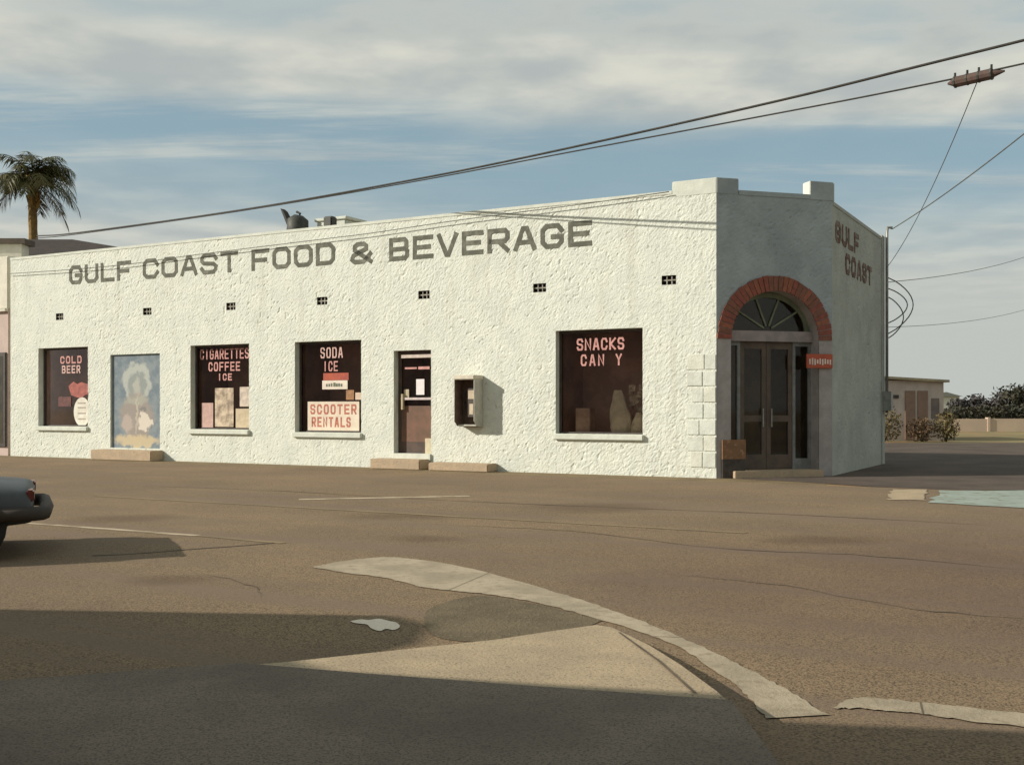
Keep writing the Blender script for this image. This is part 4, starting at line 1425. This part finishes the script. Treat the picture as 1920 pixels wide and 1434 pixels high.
# ================================================================== palm
palm = empty('palm_tree', (-19.45, 44.5, 0))
tag(palm, 'palm tree with drooping fronds rising behind the dark roof', 'palm tree')
m_ = MB()
hp = 10.35
pth = [(0.05 * math.sin(z * .5) + 0.018 * (hp - z), 0, z) for z in np.linspace(0, hp, 30)]
m_.tube(pth, [0.20 + 0.015 * (i % 2) - 0.0015 * i for i in range(30)], 10)
m_.build('trunk', M['palm_trunk'], palm)
m_ = MB()
for k in range(22):
    a_ = k * 2.4
    z = hp - 0.95 + 0.05 * k
    m_.hexa([(.13 * math.cos(a_ - .3), .13 * math.sin(a_ - .3), z), (.13 * math.cos(a_ + .3), .13 * math.sin(a_ + .3), z),
             (.22 * math.cos(a_ + .2), .22 * math.sin(a_ + .2), z + .05), (.22 * math.cos(a_ - .2), .22 * math.sin(a_ - .2), z + .05),
             (.15 * math.cos(a_ - .2), .15 * math.sin(a_ - .2), z + .35), (.15 * math.cos(a_ + .2), .15 * math.sin(a_ + .2), z + .35),
             (.30 * math.cos(a_ + .1), .30 * math.sin(a_ + .1), z + .38), (.30 * math.cos(a_ - .1), .30 * math.sin(a_ - .1), z + .38)])
m_.build('leaf_bases', M['palm_boot'], palm)


def frond(ang, up, length, mat, droop, seed):
    r2 = random.Random(seed)
    mb_ = MB()
    base = Vector((0, 0, hp + 0.1))
    dirh = Vector((math.cos(ang), math.sin(ang), 0))
    side = Vector((-math.sin(ang), math.cos(ang), 0))
    p = base.copy()
    el = up
    pts_, els = [], []
    N_ = 16
    for i in range(N_):
        pts_.append(p.copy())
        els.append(el)
        p = p + (dirh * math.cos(el) + Vector((0, 0, math.sin(el)))) * (length / N_)
        el -= droop / N_ * (0.5 + 1.1 * i / N_)
    mb_.tube(pts_, [0.028 * (1 - 0.8 * i / N_) for i in range(N_)], 5)
    for i in range(3, N_):
        t = i / N_
        ll = 0.62 * math.sin(math.pi * min(1, 0.12 + t * 0.86)) ** 0.7 + 0.1
        tan = (dirh * math.cos(els[i]) + Vector((0, 0, math.sin(els[i]))))
        upv = side.cross(tan)
        for s_ in (-1, 1):
            for h_ in (0, .33, .66):
                q = pts_[i] + tan * (length / N_) * h_
                dvec = (side * s_ * r2.uniform(.55, .95) + tan * r2.uniform(.45, .8) - Vector((0, 0, 1)) * r2.uniform(.15, .75)).normalized()
                l2 = ll * r2.uniform(.75, 1.15)
                wv = tan.cross(dvec).cross(dvec)
                wv = (tan * 0.024 + upv * 0.008)
                mid_ = q + dvec * l2 * .5
                tip = q + dvec * l2 - Vector((0, 0, 1)) * l2 * r2.uniform(.1, .3)
                mb_.add([q - wv * .5, q + wv * .5, mid_ + wv, mid_ - wv, tip], [(0, 1, 2, 3), (3, 2, 4)])
    return mb_.build('frond', mat, palm)


r_ = random.Random(21)
for k in range(26):
    up = R(r_.uniform(25, 85))
    frond(k * 2.399 + r_.uniform(-.2, .2), up, r_.uniform(1.7, 2.15), M['palm_leaf'], R(r_.uniform(95, 140)), k)
for ang, up, ln, dr_ in ((R(-5), 15, 2.1, 95), (R(12), -5, 2.3, 75), (R(-25), -20, 2.2, 55), (R(5), -38, 2.3, 40), (R(-14), 5, 2.2, 90), (R(175), -5, 1.9, 80), (R(200), 10, 2.0, 80), (R(100), -20, 1.6, 60), (R(-80), 10, 1.7, 100)):
    frond(ang, R(up), ln, M['palm_dead'] if up < 0 else M['palm_leaf'], R(dr_), int(ln * 1000 + up))

# ================================================================== right background
shed = empty('shed', (16.25, 44.2, 0), R(8))
tag(shed, 'small tan flat roofed shed with brown double doors beyond the parking lot', 'shed')
m_ = MB()
m_.box(-3.2, 1.25, 0, 5, 0, 2.44)
m_.build('wall', pm('tan_block', (0.56, 0.47, 0.40), (0.48, 0.40, 0.34), scale=2, rough=0.9, bump=0.3, bscale=20), shed)
m_ = MB()
m_.hexa([(-3.4, -.2, 2.60), (1.4, -.2, 2.36), (1.4, 5.2, 2.36), (-3.4, 5.2, 2.60), (-3.4, -.2, 2.70), (1.4, -.2, 2.46), (1.4, 5.2, 2.46), (-3.4, 5.2, 2.70)])
m_.build('roof', pm('tan_roof', (0.40, 0.34, 0.22), (0.3, 0.26, 0.18), scale=3, rough=0.9), shed)
brn = pm('brown_shed_door', (0.31, 0.20, 0.145), (0.25, 0.165, 0.12), scale=3, rough=0.8)
for a_ in (-0.42, 0.12):
    m_ = MB()
    m_.box(a_, a_ + .44, -.04, -.001, 0.05, 2.02)
    m_.build('door', brn, shed, bevel=0.01)
m_ = MB()
m_.box(0.72, 1.05, -.03, -.001, 0.9, 1.72)
m_.build('window', pm('dim_pane', (0.2, 0.16, 0.14), (0.15, 0.12, 0.11), scale=2, rough=0.3), shed)
m_ = MB()
m_.box(-1.1, -0.7, -.05, -.001, 1.72, 1.85)
m_.build('sign_plate', M['frame'], shed)


def leaf_clump(n, rx, ry, rz, size, seed, mb_=None, centre=(0, 0, 0), flat=0.0):
    r2 = np.random.default_rng(seed)
    mb_ = mb_ or MB()
    for _ in range(n):
        p = r2.normal(size=3)
        p = p / np.linalg.norm(p) * r2.random() ** 0.4
        p = np.array(centre) + p * np.array([rx, ry, rz])
        a = r2.normal(size=3)
        a /= np.linalg.norm(a)
        b = np.cross(a, r2.normal(size=3))
        b /= np.linalg.norm(b)
        s = size * r2.uniform(.6, 1.4)
        mb_.add([p - a * s, p + b * s * .5, p + a * s, p - b * s * .5], [(0, 1, 2, 3)])
    return mb_


olive = pm('olive_leaf', (0.15, 0.115, 0.045), (0.10, 0.08, 0.035), scale=1.5, rough=0.8)
brownleaf = pm('dry_leaf', (0.155, 0.10, 0.055), (0.10, 0.07, 0.04), scale=1.5, rough=0.8)
for k, (x, y, w, h, mt, lab) in enumerate(((14.6, 42.9, .75, .75, olive, 'olive shrub at the left end of the tan shed'),
                                           (16.0, 42.8, .6, .5, brownleaf, 'dry brown shrub in front of the brown shed doors'),
                                           (17.0, 42.9, .55, .62, olive, 'olive shrub at the right end of the tan shed'))):
    sh = empty('shrub', (x, y, 0))
    tag(sh, lab, 'shrub', 'shrubs before the shed')
    m_ = MB()
    for q in range(6):
        a_ = q * 1.05
        m_.tube([(0, 0, 0), (w * .3 * math.cos(a_), w * .3 * math.sin(a_), h * .7), (w * .55 * math.cos(a_), w * .55 * math.sin(a_), h * 1.2)], [.02, .014, .006], 5)
    m_.build('stem', brownleaf, sh)
    leaf_clump(700, w, w * .7, h, 0.06, 40 + k, centre=(0, 0, h * .95)).build('foliage', mt, sh)

lw_m = pm('tan_low_wall', (0.60, 0.47, 0.33), (0.52, 0.40, 0.30), scale=.6, rough=0.9)
lw_ = empty('low_wall', (24.0, 62, 0), R(0))
tag(lw_, 'low tan wall running right from the shed before dark trees', 'wall')
for k in range(7):
    m_ = MB()
    m_.box(k * 3.0, k * 3.0 + 2.95, 0, .25, 0.0, 0.72 + 0.012 * (k % 2))
    m_.build('panel', lw_m, lw_)
    m_ = MB()
    m_.box(k * 3.0 - .08, k * 3.0 + .06, -.06, .31, 0.0, 0.80)
    m_.build('post', lw_m, lw_)
wh = empty('far_house', (52.6, 132, 0), R(5))
tag(wh, 'tiny white house far off beside the dark trees', 'house')
m_ = MB()
m_.box(-2.2, 1.4, 0, 5, 0, 2.75)
m_.build('wall', M['white_trim'], wh)
m_ = MB()
m_.prism([(-2.5, 2.76), (1.7, 2.76), (-.4, 3.3)], lambda x, z: (x, -.3, z), lambda x, z: (x, 5.3, z))
m_.build('roof', M['metal'], wh)
dk_leaf = pm('dark_leaf', (0.045, 0.046, 0.030), (0.065, 0.058, 0.036), scale=.8, rough=0.8)
gy_leaf = pm('grey_leaf', (0.085, 0.075, 0.072), (0.06, 0.055, 0.05), scale=.8, rough=0.8)
bark = pm('bark', (0.10, 0.075, 0.05), scale=5, rough=0.9)
for k, (x, y, h, w, mt, lab) in enumerate(((44.8, 112, 1.7, 1.7, dk_leaf, 'lowest dark tree at the left of the distant row'),
                                           (46.6, 114, 2.7, 1.9, gy_leaf, 'greyish tree, second from the left in the distant row'),
                                           (48.8, 113, 2.9, 2.0, gy_leaf, 'greyish tree in the middle of the distant row'),
                                           (51.2, 112, 3.9, 2.0, dk_leaf, 'tallest dark tree near the right edge of the distant row'),
                                           (54.0, 112, 4.1, 2.3, dk_leaf, 'rightmost dark tree of the distant row'),
                                           (58.5, 113, 3.6, 2.5, gy_leaf, 'greyish tree beyond the right end of the distant row'))):
    tr = empty('tree', (x, y, 0))
    tag(tr, lab, 'tree', 'distant trees on the right')
    m_ = MB()
    m_.tube([(0, 0, 0), (.05, 0, h * .4), (.0, .1, h * .75)], [.16, .12, .05], 6)
    for q in range(5):
        a_ = q * 1.26
        m_.tube([(.05, 0, h * .35), (w * .45 * math.cos(a_), w * .45 * math.sin(a_), h * .68)], [.06, .02], 5)
    m_.build('trunk', bark, tr)
    mb_ = MB()
    r2 = random.Random(60 + k)
    for q in range(9):
        leaf_clump(110, w * .5, w * .5, h * .26, 0.2, 70 + k * 10 + q, mb_, centre=(r2.uniform(-.75, .75) * w, r2.uniform(-.6, .6) * w, h * r2.uniform(.25, .78)))
    mb_.build('crown', mt, tr)
hg = leaf_clump(5200, 14, 1.0, .95, 0.2, 99, centre=(0, 0, .8))
o = hg.build('hedge', dk_leaf)
o.location = (53, 104, 0)
tag(o, 'long dark hedge at the foot of the distant trees', 'hedge')

# ================================================================== car at the left edge
carb = pm('blue_grey_paint', (0.085, 0.094, 0.096), (0.065, 0.07, 0.07), scale=2, rough=0.6, spec=0.4)
heading = Vector((-0.92, -0.39, 0)).normalized()
car = empty('parked_car', (-4.42, 10.12, 0), math.atan2(heading.y, heading.x))
tag(car, 'dull blue grey car at the left edge, its tail end showing', 'car')
# section stations along x (0 at rear bumper, forward positive): half width, underside, belt, roof
ST = [(0.0, .80, .30, .575), (0.015, .81, .28, .60), (0.05, .83, .27, .635), (0.40, .84, .24, .66), (0.95, .84, .20, .70), (1.25, .845, .20, .73), (2.6, .85, .19, .75), (3.1, .84, .2, .73), (3.9, .80, .22, .66), (4.25, .72, .26, .56), (4.32, .6, .32, .5)]
m_ = MB()
rings = []
for x, w, zb, zt in ST:
    rings.append([(x, -w * .92, zb), (x, -w, zb + .12), (x, -w * 1.0, zt - .16), (x, -w * .95, zt - .05), (x, -w * .80, zt), (x, 0, zt + .018),
                  (x, w * .80, zt), (x, w * .95, zt - .05), (x, w, zt - .16), (x, w, zb + .12), (x, w * .92, zb)])
nn = 11
m_.add([p for r3 in rings for p in r3], [(i * nn + q, i * nn + (q + 1) % nn, (i + 1) * nn + (q + 1) % nn, (i + 1) * nn + q) for i in range(len(ST) - 1) for q in range(nn)] +
       [tuple(range(nn)), tuple((len(ST) - 1) * nn + q for q in range(nn))])
body = m_.build('body', carb, car, smooth=True)
md = body.modifiers.new('sub', 'SUBSURF')
md.levels = md.render_levels = 2
m_ = MB()
CAB = [(1.0, .66, .745, .76), (1.55, .60, .745, 1.13), (2.3, .60, .745, 1.16), (3.0, .68, .735, .75)]
rings = [[(x, -w - .08, zb), (x, -w, zt - .05), (x, -w * .8, zt), (x, w * .8, zt), (x, w, zt - .05), (x, w + .08, zb)] for x, w, zb, zt in CAB]
m_.add([p for r3 in rings for p in r3], [(i * 6 + q, i * 6 + (q + 1) % 6, (i + 1) * 6 + (q + 1) % 6, (i + 1) * 6 + q) for i in range(3) for q in range(6)] + [tuple(range(6)), tuple(18 + q for q in range(6))])
m_.build('cabin_glass', pm('car_glass', (0.03, 0.035, 0.035), rough=0.08, spec=0.6), car, smooth=True)
m_ = MB()
m_.box(1.56, 2.29, -.50, .50, 1.135, 1.172)
m_.build('roof_panel', carb, car, bevel=0.015)
m_ = MB()
pb = [(-.02, -.80), (-.09, -.74), (-.11, 0), (-.09, .74), (-.02, .80)]
m_.tube([(x, y, .40) for x, y in [(0.30, -.86)] + pb + [(0.30, .86)]], 0.062, 8)
m_.build('rear_bumper', pm('brown_bumper', (0.075, 0.058, 0.046), (0.055, 0.045, 0.036), scale=4, rough=0.75), car, smooth=True)
for s_ in (-1, 1):
    m_ = MB()
    a_, b_ = sorted((s_ * .50, s_ * .775))
    m_.box(-.012, .05, a_, b_, .50, .60)
    m_.build('tail_light', pm('tail_red', (0.20, 0.05, 0.035), (0.14, 0.04, 0.03), scale=6, rough=0.3), car, bevel=0.012)
m_ = MB()
m_.box(-.006, .03, -.26, .26, .47, .58)
m_.build('number_plate', P_('plate_grey', (0.3, 0.28, 0.24)), car)
tyre_m = pm('tyre_rubber', (0.025, 0.023, 0.02), (0.035, 0.032, 0.028), scale=9, rough=0.9)
for x in (.50, 3.45):
    for s_ in (-1, 1):
        m_ = MB()
        m_.tube([(x, s_ * .64, .30), (x, s_ * .67, .30), (x, s_ * .81, .30), (x, s_ * .84, .30)], [.25, .30, .30, .25], 20)
        wl = m_.build('wheel', tyre_m, car, smooth=False)
        m_ = MB()
        m_.tube([(x, s_ * .842, .30), (x, s_ * .855, .30)], [.17, .15], 14)
        m_.build('hub', M['metal'], wl)
m_ = MB()
m_.box(.25, 4.0, -.66, .66, .16, .28)
m_.build('underbody', M['cable'], car)

# ================================================================== unseen building behind the viewer, its roof slab added to shape the near shade
H = 3.2
sh = Vector((SUN.x, SUN.y)) / SUN.z * H
shadow = [(-10, 7.66), (-0.72, 6.86), (-0.46, 6.55), (-0.50, 6.05), (-0.98, 5.45), (-0.60, 5.03), (0.35, 4.75), (1.16, 4.53), (2.05, 4.40), (14, 0.4), (14, -5), (-10, -5)]
plan = [(x + sh.x, y + sh.y) for x, y in shadow]
ob = empty('unseen_shade_building', (plan[0][0], plan[0][1], 0))
tag(ob, 'plain tan building behind the viewer with an unseen flat roof added to shade the ground', 'building')
px0, py0 = plan[0]
m_ = MB()
m_.prism([(x - px0, y - py0) for x, y in plan], lambda x, y: (x, y, H - .22), lambda x, y: (x, y, H))
tanr = pm('unseen_building_tan', (0.22, 0.18, 0.13), (0.18, 0.15, 0.11), scale=2, rough=0.9)
m_.build('added_shade_roof', tanr, ob)
m_ = MB()
m_.box(-16.5 - px0, 7 - px0, -9 - py0, -2.5 - py0, 0, H + 1.0)
m_.box(-16.5 - px0, -9 - px0, -2.5 - py0, 4.0 - py0, 0, H - .22)
m_.build('wall', tanr, ob)  # wall of the unseen building behind the viewer
